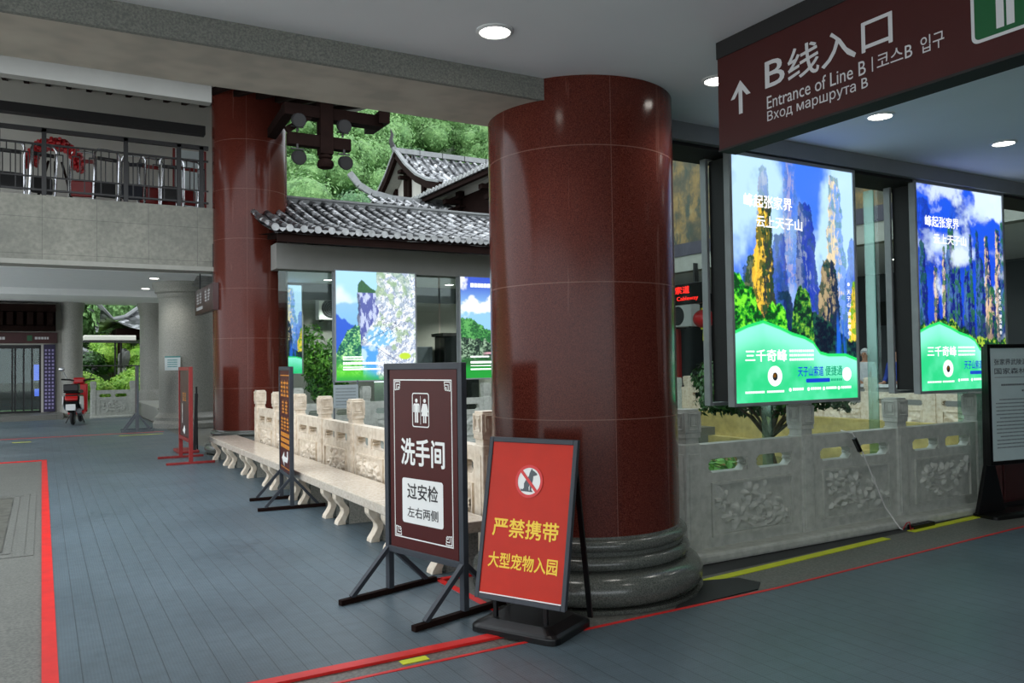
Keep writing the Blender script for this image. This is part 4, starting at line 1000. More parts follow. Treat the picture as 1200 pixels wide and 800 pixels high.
# ================================================================== TILED ROOFS
def roof_field(g, O, u, n, prof, L, pitch=.21, r=.055, ends=True, seg=5, step=.24):
    """rows of overlapping half-round tiles.  O eave corner, u along eave, n horizontal up-slope, prof: (d,z) from eave to ridge"""
    O, u, n = Vector(O), Vector(u).normalized(), Vector(n).normalized()
    # resample profile
    pts = []
    for (d0, z0), (d1, z1) in zip(prof[:-1], prof[1:]):
        k = max(1, int(math.hypot(d1 - d0, z1 - z0) / step))
        pts += [(d0 + (d1 - d0) * i / k, z0 + (z1 - z0) * i / k) for i in range(k)]
    pts.append(prof[-1])
    rows = int(L / pitch)
    # pan sheet
    vs = [O + u * s + n * d + Vector((0, 0, z - .03)) for d, z in pts for s in (0, L)]
    g.add(vs, [(2 * i, 2 * i + 1, 2 * i + 3, 2 * i + 2) for i in range(len(pts) - 1)])
    vs = [O + u * s + n * d + Vector((0, 0, z - .09)) for d, z in pts for s in (0, L)]
    g.add(vs, [(2 * i, 2 * i + 1, 2 * i + 3, 2 * i + 2) for i in range(len(pts) - 1)])
    for j in range(rows + 1):
        base = O + u * (j * L / rows)
        for i in range(len(pts) - 1):
            (d0, z0), (d1, z1) = pts[i], pts[i + 1]
            t = Vector((0, 0, 0)) + n * (d1 - d0) + Vector((0, 0, z1 - z0)); t.normalize(); nn = u.cross(t).normalized()
            if nn.z < 0: nn = -nn
            a = []; 
            for (d, z, rr) in ((d0, z0, r), (d1 + (d1 - d0) * .08, z1 + (z1 - z0) * .08, r * .78)):
                p = base + n * d + Vector((0, 0, z))
                a += [p + u * rr * math.cos(PI * k / seg) + nn * (rr * math.sin(PI * k / seg) - .01) for k in range(seg + 1)]
            m = seg + 1
            g.add(a, [(k, k + 1, m + k + 1, m + k) for k in range(seg)] + ([tuple(range(m))]), False)
    return pts
def ridge_cap(g, p0, p1, h=.16, w=.16, curl=0, n=14):
    p0, p1 = Vector(p0), Vector(p1); pts = []
    for i in range(n + 1):
        t = i / n; p = p0.lerp(p1, t); p.z += curl * max(0, (abs(2 * t - 1) - .75) / .25) ** 2; pts.append(p)
    for a, b in zip(pts[:-1], pts[1:]): g.bar(a, b + (b - a) * .03, w, h)
    return g
# roof of the passage across the pond
t = thing('tiled_roof', 'low wet grey tiled roof of the passage across the pond', 'roof', (3.25, 13.2, 3.7))
X0, X1, L = 3.25, 11.4, 8.15
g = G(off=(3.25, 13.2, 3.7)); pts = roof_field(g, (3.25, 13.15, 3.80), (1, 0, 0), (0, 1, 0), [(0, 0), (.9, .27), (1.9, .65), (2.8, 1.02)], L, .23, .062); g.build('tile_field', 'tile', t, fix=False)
g = G(off=(3.25, 13.2, 3.7))
rows = int(L / .23)
for j in range(rows + 1):
    x = 3.25 + j * L / rows
    g.prism(circ(0, 0, .062, 10), 0, .025, lambda a, b, tt: (x + a, 13.13 + tt, 3.80 + b))
    if j < rows: g.prism([(x + .06, 3.775), (x + .115, 3.735), (x + .17, 3.775), (x + .17, 3.80), (x + .06, 3.80)], 13.135, 13.15, lambda a, b, tt: (a, tt, b))
g.build('eave_tiles', 'tile_edge', t, fix=False)
g = G(off=(3.25, 13.2, 3.7)); g.box(X0, X1, 15.9, 16.06, 4.72, 4.86); g.box(X0, X1, 15.86, 16.1, 4.86, 4.90); g.build('ridge', 'ridge', t)
g = G(off=(3.25, 13.2, 3.7)); g.box(X0 + .05, X1, 13.2, 13.28, 3.58, 3.74); g.add([(X0, 13.2, 3.72), (X1, 13.2, 3.72), (X1, 14.4, 3.86), (X0, 14.4, 3.86)], [(0, 1, 2, 3)])
for i in range(19): x = X0 + .2 + i * .42; g.bar((x, 13.22, 3.69), (x, 14.4, 3.82), .06, .07)
g.build('eave_board', 'brown_wood', t)
g = G(off=(3.25, 13.2, 3.7)); g.add([(X0, 16.1, 4.8), (X1, 16.1, 4.8), (X1, 21.6, 3.6), (X0, 21.6, 3.6)], [(0, 1, 2, 3)]); g.build('rear_slope', 'tile_far', t)

def gable_house(name, label, apex, half, drop, L, wall_in, base_z, pitch=.34, curl=.5, cat='building'):
    """house whose ridge runs along +x from its left gable; concave slopes to -y and +y"""
    ax, ay, az = apex; off = (ax + 1, ay, base_z)
    t = thing(name, label, cat, off)
    prof = [(0, 0), (half * .25, drop * .13), (half * .5, drop * .33), (half * .75, drop * .62), (half, drop)]
    prof = [(d, z) for d, z in prof]
    g = G(off=off); roof_field(g, (ax, ay - half, az - drop), (1, 0, 0), (0, 1, 0), prof, L, pitch, pitch * .27, step=.5, seg=4)
    roof_field(g, (ax, ay + half, az - drop), (1, 0, 0), (0, -1, 0), prof, L, pitch, pitch * .27, step=.5, seg=4)
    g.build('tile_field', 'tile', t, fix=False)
    g = G(off=off)
    for s in (-1, 1):
        vs = [(x, ay + s * (half - q), az - drop + z - .14) for q, z in prof for x in (ax + .05, ax + L)]
        g.add(vs, [(2 * i, 2 * i + 1, 2 * i + 3, 2 * i + 2) for i in range(len(prof) - 1)])
    g.build('soffit_boards', 'soffit', t)
    g = G(off=off)
    for s in (-1, 1):
        pp = [(ax - .05, ay + s * (half - d), az - drop + z) for d, z in prof]
        for a, b in zip(pp[:-1], pp[1:]): g.bar(a, b, .16, .30)
    g.build('bargeboard', 'brown_wood', t)
    g = G(off=off)
    for s in (-1, 1):
        pp = [(ax - .08, ay + s * (half - d), az - drop + z + .16) for d, z in prof]
        for a, b in zip(pp[:-1], pp[1:]): g.bar(a, b, .16, .08)
    ridge_cap(g, (ax - .1, ay, az + .12), (ax + L, ay, az + .12), .2, .2)
    g.bar((ax - .1, ay, az + .1), (ax - .2, ay, az + .3), .16, .16)
    g.build('ridge', 'ridge', t)
    g = G(off=off); g.tube([(ax - .2, ay, az + .25), (ax - .28, ay, az + .5), (ax - .22, ay, az + .75), (ax - .28, ay, az + .95)], [.11, .08, .06, .02], 7); g.build('finial', 'dark_metal', t)
    wx = ax + wall_in; hh = half * .78
    g = G(off=off); zc = lambda d: az - drop + np.interp(half - abs(d), [p[0] for p in prof], [p[1] for p in prof]) - .1
    dl = [hh * (i / 6 - 1) for i in range(13)]
    poly = [(ay - hh, base_z)] + [(ay + d, zc(d)) for d in dl] + [(ay + hh, base_z)]
    g.prism(poly, wx, wx + .25, lambda a, b, tt: (tt, a, b)); g.box(wx + .25, ax + L, ay - hh, ay - hh + .25, base_z, zc(hh)); g.box(wx + .25, ax + L, ay + hh - .25, ay + hh, base_z, zc(hh))
    g.build('wall', 'wall', t)
    g = G(off=off); x = wx - .05
    for yy in (-hh * .45, 0, hh * .1, hh * .45): g.box(x - .08, x + .05, ay + yy - .13, ay + yy + .13, base_z, zc(yy) + .05)
    for zz_ in (az - drop - .1,): g.box(x - .1, x + .05, ay - hh * (1 if zz_ < az - drop + .2 else .5), ay + hh * (1 if zz_ < az - drop + .2 else .5), zz_ - .14, zz_ + .14)
    for yy in (0,):
        for k in range(2): g.box(ax + .05, wx, ay + yy - .12 - .05 * k, ay + yy + .12 + .05 * k, zc(yy) - .9 + .24 * k, zc(yy) - .78 + .24 * k)
    g.build('timber_frame', 'brown_wood', t)
    g = G(off=off); g.box(wx - .03, wx + .02, ay - hh * .4, ay - hh * .08, base_z + (az - drop - base_z) * .2, az - drop - .4); g.box(wx - .03, wx + .02, ay + hh * .08, ay + hh * .4, base_z + (az - drop - base_z) * .2, az - drop - .4); g.build('window', 'black_matt', t)
    return t
gable_house('gabled_house', 'white gabled house with upswept tiled roof and a ridge finial, behind the low roof', (12.25, 30, 9.95), 4.1, 2.1, 14, .55, 0)
t = thing('side_house', 'white side house whose long tiled eave rises just behind the low roof', 'building', (13, 24, 0)); o = (13, 24, 0)
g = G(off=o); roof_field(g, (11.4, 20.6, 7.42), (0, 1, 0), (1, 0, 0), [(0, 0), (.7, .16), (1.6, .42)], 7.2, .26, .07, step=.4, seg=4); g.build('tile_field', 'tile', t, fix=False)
g = G(off=o)
for j in range(28): yy = 20.6 + j * 7.2 / 27.7; g.prism(circ(0, 0, .085, 8), 0, .04, lambda a, b, tt: (11.36 + tt, yy + a, 7.42 + b))
g.box(11.385, 11.40, 20.6, 27.8, 7.36, 7.46); g.build('eave_tiles', 'tile_edge', t, fix=False)
g = G(off=o); g.box(11.45, 11.6, 20.6, 27.8, 7.2, 7.36); g.build('eave_board', 'brown_wood', t)
g = G(off=o); g.add([(11.5, 20.6, 7.3), (11.5, 27.8, 7.3), (13.2, 27.8, 7.72), (13.2, 20.6, 7.72)], [(0, 1, 2, 3)]); g.build('soffit_boards', 'soffit', t)
g = G(off=o); g.box(12.4, 12.6, 20.4, 27.5, 0, 7.5); g.build('wall', 'wall', t)
g = G(off=o); g.box(12.3, 12.42, 22.2, 24.4, 4.2, 7.2)
for yy in (22.0, 24.6): g.box(12.2, 12.42, yy - .14, yy + .14, 0, 7.4)
for k in range(3):
    for yy in (22.0, 24.6): g.box(11.7 + .2 * k, 12.4, yy - .12, yy + .12, 6.95 - .3 * k, 7.1 - .3 * k); g.box(12.0 + .1 * k, 12.2 + .1 * k, yy - .5 + .1 * k, yy + .5 - .1 * k, 7.1 - .3 * k, 7.18 - .3 * k)
g.build('timber_frame', 'brown_wood', t)
# upswept corner roof at its left
t = thing('corner_roof', 'small upswept tiled corner roof with curled ridge tip beside the gabled houses', 'roof', (9.6, 26, 6.6))
g = G(off=(9.6, 26, 6.6))
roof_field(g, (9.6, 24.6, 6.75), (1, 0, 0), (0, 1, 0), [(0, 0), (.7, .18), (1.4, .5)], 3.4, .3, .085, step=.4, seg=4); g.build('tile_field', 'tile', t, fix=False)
g = G(off=(9.6, 26, 6.6)); pp = [(9.0, 26.3, 8.05), (9.3, 26.2, 7.65), (9.7, 26.1, 7.4), (10.4, 26.0, 7.25), (11.4, 26, 7.22), (12.6, 26, 7.3)]
for a, b in zip(pp[:-1], pp[1:]): g.bar(a, b, .22, .2)
g.build('ridge', 'ridge', t)
g = G(off=(9.6, 26, 6.6)); g.box(9.7, 12.9, 24.7, 26, 6.45, 6.72); g.box(9.9, 12.8, 25, 26, 4.6, 6.5); g.build('eave_board', 'brown_wood', t)

# far garden roofs beyond the left opening
def curl_roof(label, loc, w, d, h, flip=1):
    t = thing('curled_roof', label, 'roof', loc)
    def f(u, v):
        x = (u - .5) * w; yv = (v - .5) * d; e = max(abs(2 * u - 1), abs(2 * v - 1)); c = (abs(2 * u - 1) * abs(2 * v - 1)) ** 3
        return (x, yv, h * (1 - e) ** 1.4 + c * h * .55)
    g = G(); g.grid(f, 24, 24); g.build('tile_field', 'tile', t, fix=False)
    g = G()
    for sx in (-1, 1):
        for sy in (-1, 1):
            p = [f(.5 + sx * .5 * q, .5 + sy * .5 * q) for q in (.05, .3, .55, .8, 1.0)]
            g.tube([(a, b, c + .06) for a, b, c in p] + [(p[-1][0] * 1.08, p[-1][1] * 1.08, p[-1][2] + .25)], .09, 6)
    g.build('ridge', 'ridge', t)
    g = G(); g.box(-w * .36, w * .36, -d * .36, d * .36, -.25, .1)
    for sx in (-1, 1):
        for sy in (-1, 1): g.box(sx * w * .33 - .08, sx * w * .33 + .08, sy * d * .33 - .08, sy * d * .33 + .08, -loc[2], -.1)
    g.build('timber_frame', 'brown_wood', t); return t
curl_roof('curled pavilion roof high in the garden opening behind the scooter', (4.2, 38, 3.1), 4.4, 4.4, 1.6)
curl_roof('small curled roof lower in the garden opening, beside the slender grey column', (.8, 40, 2.0), 3.2, 3.2, .8)
t = thing('lit_canopy', 'long white translucent canopy panel above the garden bay', 'canopy', (2.3, 34.5, 2.64))
G().box(-.95, .85, -.15, .15, 0, .20).build('panel', 'lit_white', t, .03)
g = G(); g.box(-1, .9, -.18, .18, -.04, 0); g.box(.1, .16, -.03, .03, -2.65, 0); g.box(.3, .36, -.03, .03, -2.65, 0); g.build('frame', 'dark_metal', t)
t = thing('garden_rail', 'thin dark cable rail across the garden opening', 'rail', (2, 33, 0))
g = G(); g.tube([(-1.5, 0, 1.68), (2.5, 0, 1.66)], .02); g.tube([(-1.5, 0, 2.55), (2.5, 0, 2.5)], .02); g.build('cable', 'dark_metal', t)
g = G(); 
for x in (-1.4, 2.4): g.tube([(x, 0, 0), (x, 0, 2.6)], .03)
g.build('post', 'dark_metal', t)
t = thing('garden_rock', 'upright grey rock ornament in the garden opening', 'rock', (2.75, 35.5, 1.55))
g = G(); g.sphere((0, 0, .4), .36, 10, 8, (.55, .5, 1.1)); 
rr = random.Random(3); g.v = [(x + rr.uniform(-.06, .06) + .15 * z, y + rr.uniform(-.06, .06), z + rr.uniform(-.05, .05)) for x, y, z in g.v]; g.build('stone', 'rock', t)
G().box(-.15, .15, -.15, .15, -1.57, .05).build('pedestal', 'grey_stone', t)

# ================================================================== PLANTS
def leaf_cloud(g, blobs, n, size, rd, squash=.8, long=1.0):
    vs = []; fs = []
    tot = sum(b[3] ** 2 for b in blobs)
    for bx, by, bz, br in blobs:
        for i in range(max(4, int(n * br ** 2 / tot))):
            a = rd.uniform(0, 2 * PI); zc = rd.uniform(-.75, 1); rr = br * (rd.uniform(.72, 1.06)); s = math.sqrt(max(0, 1 - zc * zc))
            p = Vector((bx + rr * s * math.cos(a), by + rr * s * math.sin(a), bz + rr * zc * squash))
            nrm = (Vector((s * math.cos(a), s * math.sin(a), zc)) + Vector((rd.uniform(-.6, .6), rd.uniform(-.6, .6), rd.uniform(-.3, .7)))).normalized()
            t1 = nrm.cross(Vector((rd.uniform(-1, 1), rd.uniform(-1, 1), rd.uniform(-1, 1)))).normalized(); t2 = nrm.cross(t1)
            k = size * rd.uniform(.6, 1.3); b = len(vs)
            vs += [p - t1 * k * long, p - t2 * k * .5 + nrm * k * .12, p + t1 * k * long, p + t2 * k * .5 + nrm * k * .12]; fs.append((b, b + 1, b + 2, b + 3))
    g.add(vs, fs); return g
def tree(name, label, cat, loc, R, H, mat, seed, n=2600, size=.22, group=None, core=True, trunk_r=.16, nb=9):
    rd = random.Random(seed); t = thing(name, label, cat, loc, 0, group)
    bl = [(rd.uniform(-.62, .62) * R, rd.uniform(-.62, .62) * R, H + rd.uniform(-.35, .6) * R, R * rd.uniform(.38, .62)) for _ in range(nb)] + [(0, 0, H, R * .7)]
    g = G(); leaf_cloud(g, bl, n, size, rd)
    if core:
        for b in bl: g.sphere(b[:3], b[3] * .8, 10, 7, (1, 1, .8))
    g.build('crown', mat, t, fix=False)
    g = G(); g.tube([(0, 0, -.3), (rd.uniform(-.1, .1) * R, 0, H * .5), (0, 0, H)], [trunk_r, trunk_r * .8, trunk_r * .5], 8)
    for b in bl[:4]: g.tube([(0, 0, H * .6), ((b[0]) * .6, b[1] * .6, H * .8), b[:3]], [trunk_r * .5, trunk_r * .35, trunk_r * .2], 6)
    g.build('trunk', 'bark', t); return t
# wooded hillside
def hz(x, y): return np.interp(y, [34, 40, 55, 80, 120], [0, 1.0, 9, 27, 50]) + 1.5 * math.sin(x * .13) 
g = G(); g.grid(lambda u, v: (-40 + 120 * u, 36 + 84 * v, hz(-40 + 120 * u, 36 + 84 * v) - .6), 40, 30); structure(g, 'hillside', 'soil')
LH = 'one of the many trees of the dense wood covering the hillside behind the tiled roofs'
protos = [tree('hill_tree', LH, 'tree', (0, -200 - 10 * i, 0), 2.6, 3.4, ('leaf_hill', 'leaf_hill', 'leaf_hill2')[i], 100 + i, 6500, .125, 'wood on the hillside') for i in range(3)]
rd = random.Random(12); first = [True] * 3
for iy in range(9):
    for ix in range(16):
        y = 42 + iy * 4.6 + rd.uniform(-1.3, 1.3); x = y * (.02 + ix * .062) + rd.uniform(-1.3, 1.3)
        k = rd.choice((0, 0, 1, 1, 2)); s = rd.uniform(.75, 1.35)
        p = (x, y, hz(x, y) - 1.2)
        if first[k]: protos[k].location = p; first[k] = False; protos[k].scale = (s, s, s)
        else: dup(protos[k], p, rd.uniform(0, 6.28), scale=(s, s, s * rd.uniform(.9, 1.2)))
# garden shrubs behind the single bay
for i, (x, y, z, R, mt, lb) in enumerate(((1.7, 33.2, .75, .75, 'leaf_bright', 'bright green shrub just behind the single balustrade bay'), (2.9, 33.8, .9, .85, 'leaf_bright', 'yellow-green shrub at the right of the garden opening'), (1.4, 36.8, 1.5, .9, 'leaf_dark', 'dark shrub at the left of the garden opening'), (2.6, 37.5, 1.9, 1.1, 'leaf_bright', 'tall bright bush under the white canopy panel'), (4.0, 36.2, 1.6, 1.1, 'leaf_bright', 'leafy bush beside the upright grey rock'))):
    tree('garden_shrub', lb, 'shrub', (x, y, 0), R, z, mt, 300 + i, 3600, .06, 'shrubs in the garden opening', trunk_r=.05)
# bamboo behind the passage glass
t = thing('bamboo_clump', 'leafy green bamboo clump behind the passage glass, left of the cliff poster', 'bamboo', (5.75, 18.5, 0)); rd = random.Random(5)
G().lathe([(.34, 0), (.42, .12), (.46, .5), (.40, .52)], n=24).build('planter', 'grey_stone', t)
g = G(); g2 = G()
for i in range(16):
    a = rd.uniform(0, 6.28); r0 = rd.uniform(0, .3); r1 = rd.uniform(.2, .85); top = rd.uniform(1.5, 2.3)
    p = [(r0 * math.cos(a), r0 * math.sin(a), .4), ((r0 + r1) / 2 * math.cos(a), (r0 + r1) / 2 * math.sin(a), 1.2), (r1 * math.cos(a), r1 * math.sin(a), top)]
    g.tube(p, [.014, .011, .005], 5); leaf_cloud(g2, [(r1 * math.cos(a) * q, r1 * math.sin(a) * q, .5 + (top - .5) * q, .27) for q in (.35, .55, .75, .9, 1.02)], 520, .036, rd, long=2.2)
g.build('stems', 'bark', t); g2.build('foliage', 'leaf_bamboo', t, fix=False)
# small tree and shrub in the pond
t = thing('pond_tree', 'small dark glossy-leaved tree rising from the pond behind the large peaks poster', 'tree', (8.95, 8.0, -.5)); rd = random.Random(8)
g = G(); bl = [(rd.uniform(-1.1, 1.1), rd.uniform(-.5, .5), 1.50 + rd.uniform(-.10, .45), rd.uniform(.26, .42)) for _ in range(16)]
leaf_cloud(g, bl, 3800, .055, rd, .7); g.build('crown', 'leaf_dark', t, fix=False)
g = G(); g.tube([(-.25, 0, 0), (-.12, 0, .5), (-.2, .05, .9), (0, 0, 1.4)], [.10, .075, .06, .04], 9)
for b in bl[:9]: g.tube([(-.18, .03, .95), (b[0] * .5, b[1] * .5, 1.25), b[:3]], [.03, .02, .01], 6)
g.build('trunk', 'bark', t)
g = G(); g.sphere((-.2, 0, .02), .6, 14, 8, (1.2, .9, .35)); rr = random.Random(6); g.v = [(x + rr.uniform(-.05, .05), y + rr.uniform(-.05, .05), z + rr.uniform(-.04, .04)) for x, y, z in g.v]; g.build('rockery', 'grey_stone', t)
tree('pond_shrub', 'low bright shrub seen through the openings of the balustrade next to the red column', 'shrub', (5.75, 6.1, -.5), .42, .75, 'leaf_bamboo', 77, 1500, .06, trunk_r=.05, core=False)

# ================================================================== BALCONY
t = thing('balcony_railing', 'dark metal balcony railing with small square ornaments along the upper floor', 'railing', (-.6, 15.45, 4.42))
g = G(off=(-.6, 15.45, 4.42)); Y = 15.45
for x in (-1.9, -.62, .03, 1.26, 2.12, 2.50): G(off=(-.6, 15.45, 4.42)).box(x - .035, x + .035, Y - .035, Y + .035, 4.42, 5.56).build('post', 'dark_metal', t)
g = G(off=(-.6, 15.45, 4.42)); 
for a_, z0_, z1_ in ((.035, 5.50, 5.57), (.02, 5.28, 5.31), (.02, 4.52, 4.55), (.015, 4.74, 4.765)): G(off=(-.6, 15.45, 4.42)).box(-3.6, 2.62, Y - a_, Y + a_, z0_, z1_).build('rail', 'dark_metal', t)
g = G(off=(-.6, 15.45, 4.42)); x = -3.5; i = 0
while x < 2.6:
    if i % 2: g.box(x - .009, x + .009, Y - .009, Y + .009, 4.53, 5.30)
    else:
        g.box(x - .009, x + .009, Y - .009, Y + .009, 5.15, 5.30)
        for s in (-1, 1): g.box(x + s * .055 - .009, x + s * .055 + .009, Y - .009, Y + .009, 4.76, 5.15)
        g.box(x - .055, x + .055, Y - .009, Y + .009, 5.135, 5.155)
    x += .125; i += 1
g.build('balusters', 'dark_metal', t)
def folded_chair(loc, rz, seat, label):
    t = thing('folded_chair', label, 'folding chair', loc, rz, 'folded chairs on the balcony')
    for s in (-1, 1):
        G().tube([(s * .2, -.06, 0), (s * .2, .0, .45), (s * .2, .05, .92), (s * .16, .03, .99)], .02, 7).build('leg', 'chrome', t)
    G().tube([(-.16, .03, .99), (0, .03, 1.0), (.16, .03, .99)], .02, 7).build('top_tube', 'chrome', t)
    G().box(-.17, .17, -.09, -.03, .18, .46).build('seat', seat, t, .02)
    G().box(-.16, .16, .03, .05, .80, .87).build('backrest', seat, t, .012)
    return t
chairs = [(-.45, .1, 'black_matt', 'folded chrome chair at the left end of the balcony'), (.02, .35, 'black_matt', 'folded chrome chair leaning by the red wreath'), (.62, -.2, 'red_paint', 'folded chrome chair right of the red wreath'), (.98, .25, 'black_matt', 'folded chair with dark seat by the middle railing post'), (1.42, -.3, 'dark_cloth', 'folded chair just right of the middle railing post'), (1.72, .2, 'red_paint', 'folded chair with red seat toward the right end'), (2.05, -.1, 'black_matt', 'folded chair second from the right end'), (2.35, .3, 'red_paint', 'folded chair nearest the far red column on the balcony')]
for i, (x, a, mt, lb) in enumerate(chairs): folded_chair((x, 15.85 + .12 * (i % 3), 4.40), a + PI * (i % 2), mt, lb)
t = thing('flower_wreath', 'round red wreath standing behind the balcony railing', 'wreath', (.2, 16.2, 4.40))
rd = random.Random(9); g = G(); vs = []
for i in range(420):
    a = rd.uniform(-.2, PI + .2); r = .36 + rd.uniform(-.09, .09); vs.append((r * math.cos(a), rd.uniform(-.09, .09), .75 + r * math.sin(a)))
for p in vs: g.sphere(p, .035, 5, 4)
g.build('flowers', 'red_plastic', t)
g = G(); g.tube([(-.3, 0, 0), (-.1, 0, .8)], .02); g.tube([(.3, 0, 0), (.1, 0, .8)], .02); g.tube([(0, .3, 0), (0, 0, .8)], .02); g.build('tripod', 'brown_wood', t)
t = thing('storage_box', 'dark red box among the folded chairs on the balcony', 'box', (1.95, 16.5, 4.40)); G().box(-.35, .35, -.2, .2, 0, .5).build('body', 'red_paint', t, .01); G().box(-.36, .36, -.21, .21, .5, .54).build('lid', 'red_paint', t, .005)
t = thing('poster_board', 'pale blue board at the right end of the balcony', 'board', (2.62, 17.6, 4.40)); G().box(-.3, .3, -.02, .02, .3, 1.6).build('sheet', 'paper', t); g = G(); g.box(-.32, -.28, -.03, .03, 0, 1.62); g.box(.28, .32, -.03, .03, 0, 1.62); g.build('frame', 'red_paint', t)
# upper eave: pale outer beam, rafters, inner dark beam, hanging carved post
t = thing('upper_eave', 'dark timber eave of the upper floor with rafters and hanging lotus post', 'eave', (0, 13.0, 5.6))
o = (0, 13.0, 5.6)
g = G(off=o); g.box(-3.6, 2.25, 12.95, 13.15, 5.61, 5.93); g.build('outer_beam', 'wall_grey', t, label='pale beam')
g = G(off=o); g.box(3.36, 5.02, 12.93, 13.17, 5.60, 5.79); g.bar((3.45, 13.1, 5.70), (3.6, 14.9, 5.75), .16, .16); g.bar((4.98, 12.75, 5.72), (5.75, 15.6, 6.35), .18, .2); g.build('outer_beam', 'brown_wood', t, label='dark beam')
g = G(off=o); g.box(-3.6, 2.6, 15.6, 15.8, 5.83, 5.99); g.build('inner_beam', 'black_matt', t)
g = G(off=o)
for i in range(24):
    x = -3.5 + i * .36
    g.bar((x, 12.7, 5.92), (x, 18.5, 7.25), .09, .10)
g.build('rafters', 'brown_wood', t)
g = G(off=o); g.add([(-3.7, 12.4, 5.95), (5.15, 12.4, 5.95), (5.9, 18.6, 7.38), (-3.7, 18.6, 7.38), (-3.7, 12.4, 6.01), (5.15, 12.4, 6.01), (5.9, 18.6, 7.44), (-3.7, 18.6, 7.44)], [(3, 2, 1, 0), (4, 5, 6, 7), (0, 1, 5, 4), (1, 2, 6, 5), (2, 3, 7, 6), (3, 0, 4, 7)]); g.build('soffit_boards', 'soffit', t)
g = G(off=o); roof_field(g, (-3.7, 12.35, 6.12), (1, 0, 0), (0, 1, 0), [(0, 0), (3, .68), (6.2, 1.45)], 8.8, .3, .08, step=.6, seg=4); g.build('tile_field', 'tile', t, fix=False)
g = G(off=o); g.box(3.93, 4.15, 12.9, 13.12, 5.02, 6.0); p = g.build('hanging_post', 'brown_wood', t, .01)
g = G(off=o); g.lathe([(.10, 5.02), (.115, 5.0), (.115, 4.97), (.09, 4.95), (.125, 4.92), (.14, 4.86), (.12, 4.81), (.05, 4.79)], (4.04, 13.01), 16); g.build('lotus_bud', 'brown_wood', p)
g = G(off=o); g.box(3.42, 4.46, 12.93, 13.09, 5.12, 5.32); g.build('cross_arm', 'brown_wood', t, .01)
g = G(off=o); g.bar((3.4, 13.0, 5.35), (3.9, 13.0, 5.72), .1, .1); g.build('brace', 'brown_wood', t)
def spot(x, z, up, label):
    t = thing('floodlight', label, 'floodlight', (x, 12.9, z), 0, 'floodlights on the hanging cross arm'); s = 1 if up else -1
    g = G(); g.tube([(0, 0, 0), (0, 0, s * .08)], .02, 8); g.box(-.1, .1, -.015, .015, s * .08 - .01, s * .08 + .01); g.build('bracket', 'dark_metal', t)
    g = G(); g.tube([(0, .1, s * .2 + .03), (0, .02, s * .2), (0, -.12, s * .2 - .05)], [.07, .10, .115], 14); g.build('housing', 'black_matt', t)
    g = G(); g.tube([(0, -.121, s * .2 - .05), (0, -.13, s * .2 - .053)], .1, 14); g.build('lens', 'dark_metal', t)
spot(3.55, 5.32, True, 'upper left floodlight on the hanging timber cross arm'); spot(3.55, 5.12, False, 'lower left floodlight on the hanging timber cross arm'); spot(4.30, 5.32, True, 'upper right floodlight on the hanging timber cross arm'); spot(4.32, 5.12, False, 'lower right floodlight on the hanging timber cross arm')

# ================================================================== ENTRANCE AT THE FAR LEFT
t = thing('glass_door', 'black framed glass entrance doors at the far left', 'door', (-.48, 31.45, .14))
g = G(); g.box(-1.27, -1.22, -.04, .04, 0, 2.24); g.box(.40, .47, -.04, .04, 0, 2.24); g.box(-1.22, .42, -.04, .04, 2.14, 2.24); g.box(-1.22, .42, -.04, .04, 0, .08)
for x in (-.8, -.36, -.28, -.04, .20): g.box(x - .026, x + .026, -.03, .03, .06, 2.18)
g.build('frame', 'black', t)
G().box(-1.22, .42, -.006, .006, .06, 2.18).build('pane', 'glass', t)
g = G(); g.box(-1.3, .5, 2.5, 2.6, 0, 2.4); g.box(-1.3, .5, .1, 2.5, 2.26, 2.3); g.box(.5, .52, .1, 2.6, 0, 2.3); g.build('inner_wall', 'black_matt', t)
t = thing('wall_screen', 'small lit blue screen inside the glass entrance', 'screen', (-.12, 33.0, 1.2)); G().box(-.12, .12, -.02, .02, 0, .55).build('display', 'screen', t); G().box(-.14, .14, .0, .06, -.03, .58).build('frame', 'black', t)
G().box(-.1, .1, -.02, .02, -.55, -.3).build('lower_display', 'screen', t)
t = thing('fascia_sign', 'dark red fascia sign above the glass entrance', 'sign', (-.5, 31.3, 2.45)); G().box(-1.6, .95, -.06, .06, 0, .36).build('board', 'maroon', t, .01)
g = G(); bars(g, -1.2, -.5, .12, .09, -.062, RN, .2); bars(g, .3, .7, .13, .08, -.062, RN, .2); g.build('lettering', 'bsign_text', t)
g = G(); g.face([(.08, .08), (.22, .08), (.22, .26), (.08, .26)], -.063); g.build('pictogram', 'green_film', t)
t = thing('couplet_board', 'dark purple vertical board with columns of lettering beside the entrance', 'board', (.22, 31.3, .16)); G().box(-.17, .17, -.05, .05, 0, 2.25).build('board', 'purple', t, .01)
g = G()
for c in range(3):
    for i in range(17): bars(g, -.13 + .10 * c, -.06 + .10 * c, .1 + .12 * i, .07, -.052, RN, .05)
g.build('lettering', 'lilac', t)
t = thing('entrance_eave', 'dark carved timber eave above the glass entrance', 'eave', (-1, 30.8, 2.85))
g = G(); g.box(-2.6, 1.4, -.1, .5, .0, .16); g.box(-2.6, 1.4, -.3, .4, .62, .85)
for i in range(14): g.box(-2.5 + i * .28, -2.32 + i * .28, -.25, .4, .18, .60)
g.build('brackets', 'brown_wood', t); G().box(-2.6, 1.4, .1, .5, .16, .62).build('panel', 'brown_wood', t)
t = thing('paper_notice', 'white paper notice with teal heading on the thick grey column', 'notice', (2.9, 22.36, 1.5), -.35)
G().box(-.19, .19, -.004, .0, 0, .36).build('sheet', 'paper', t); g = G(); g.face([(-.19, .33), (.19, .33), (.19, .36), (-.19, .36)], -.005); 
for i in range(4): bars(g, -.12, .12, .25 - .055 * i, .025, -.005, RN, .2)
g.build('print', 'teal', t)

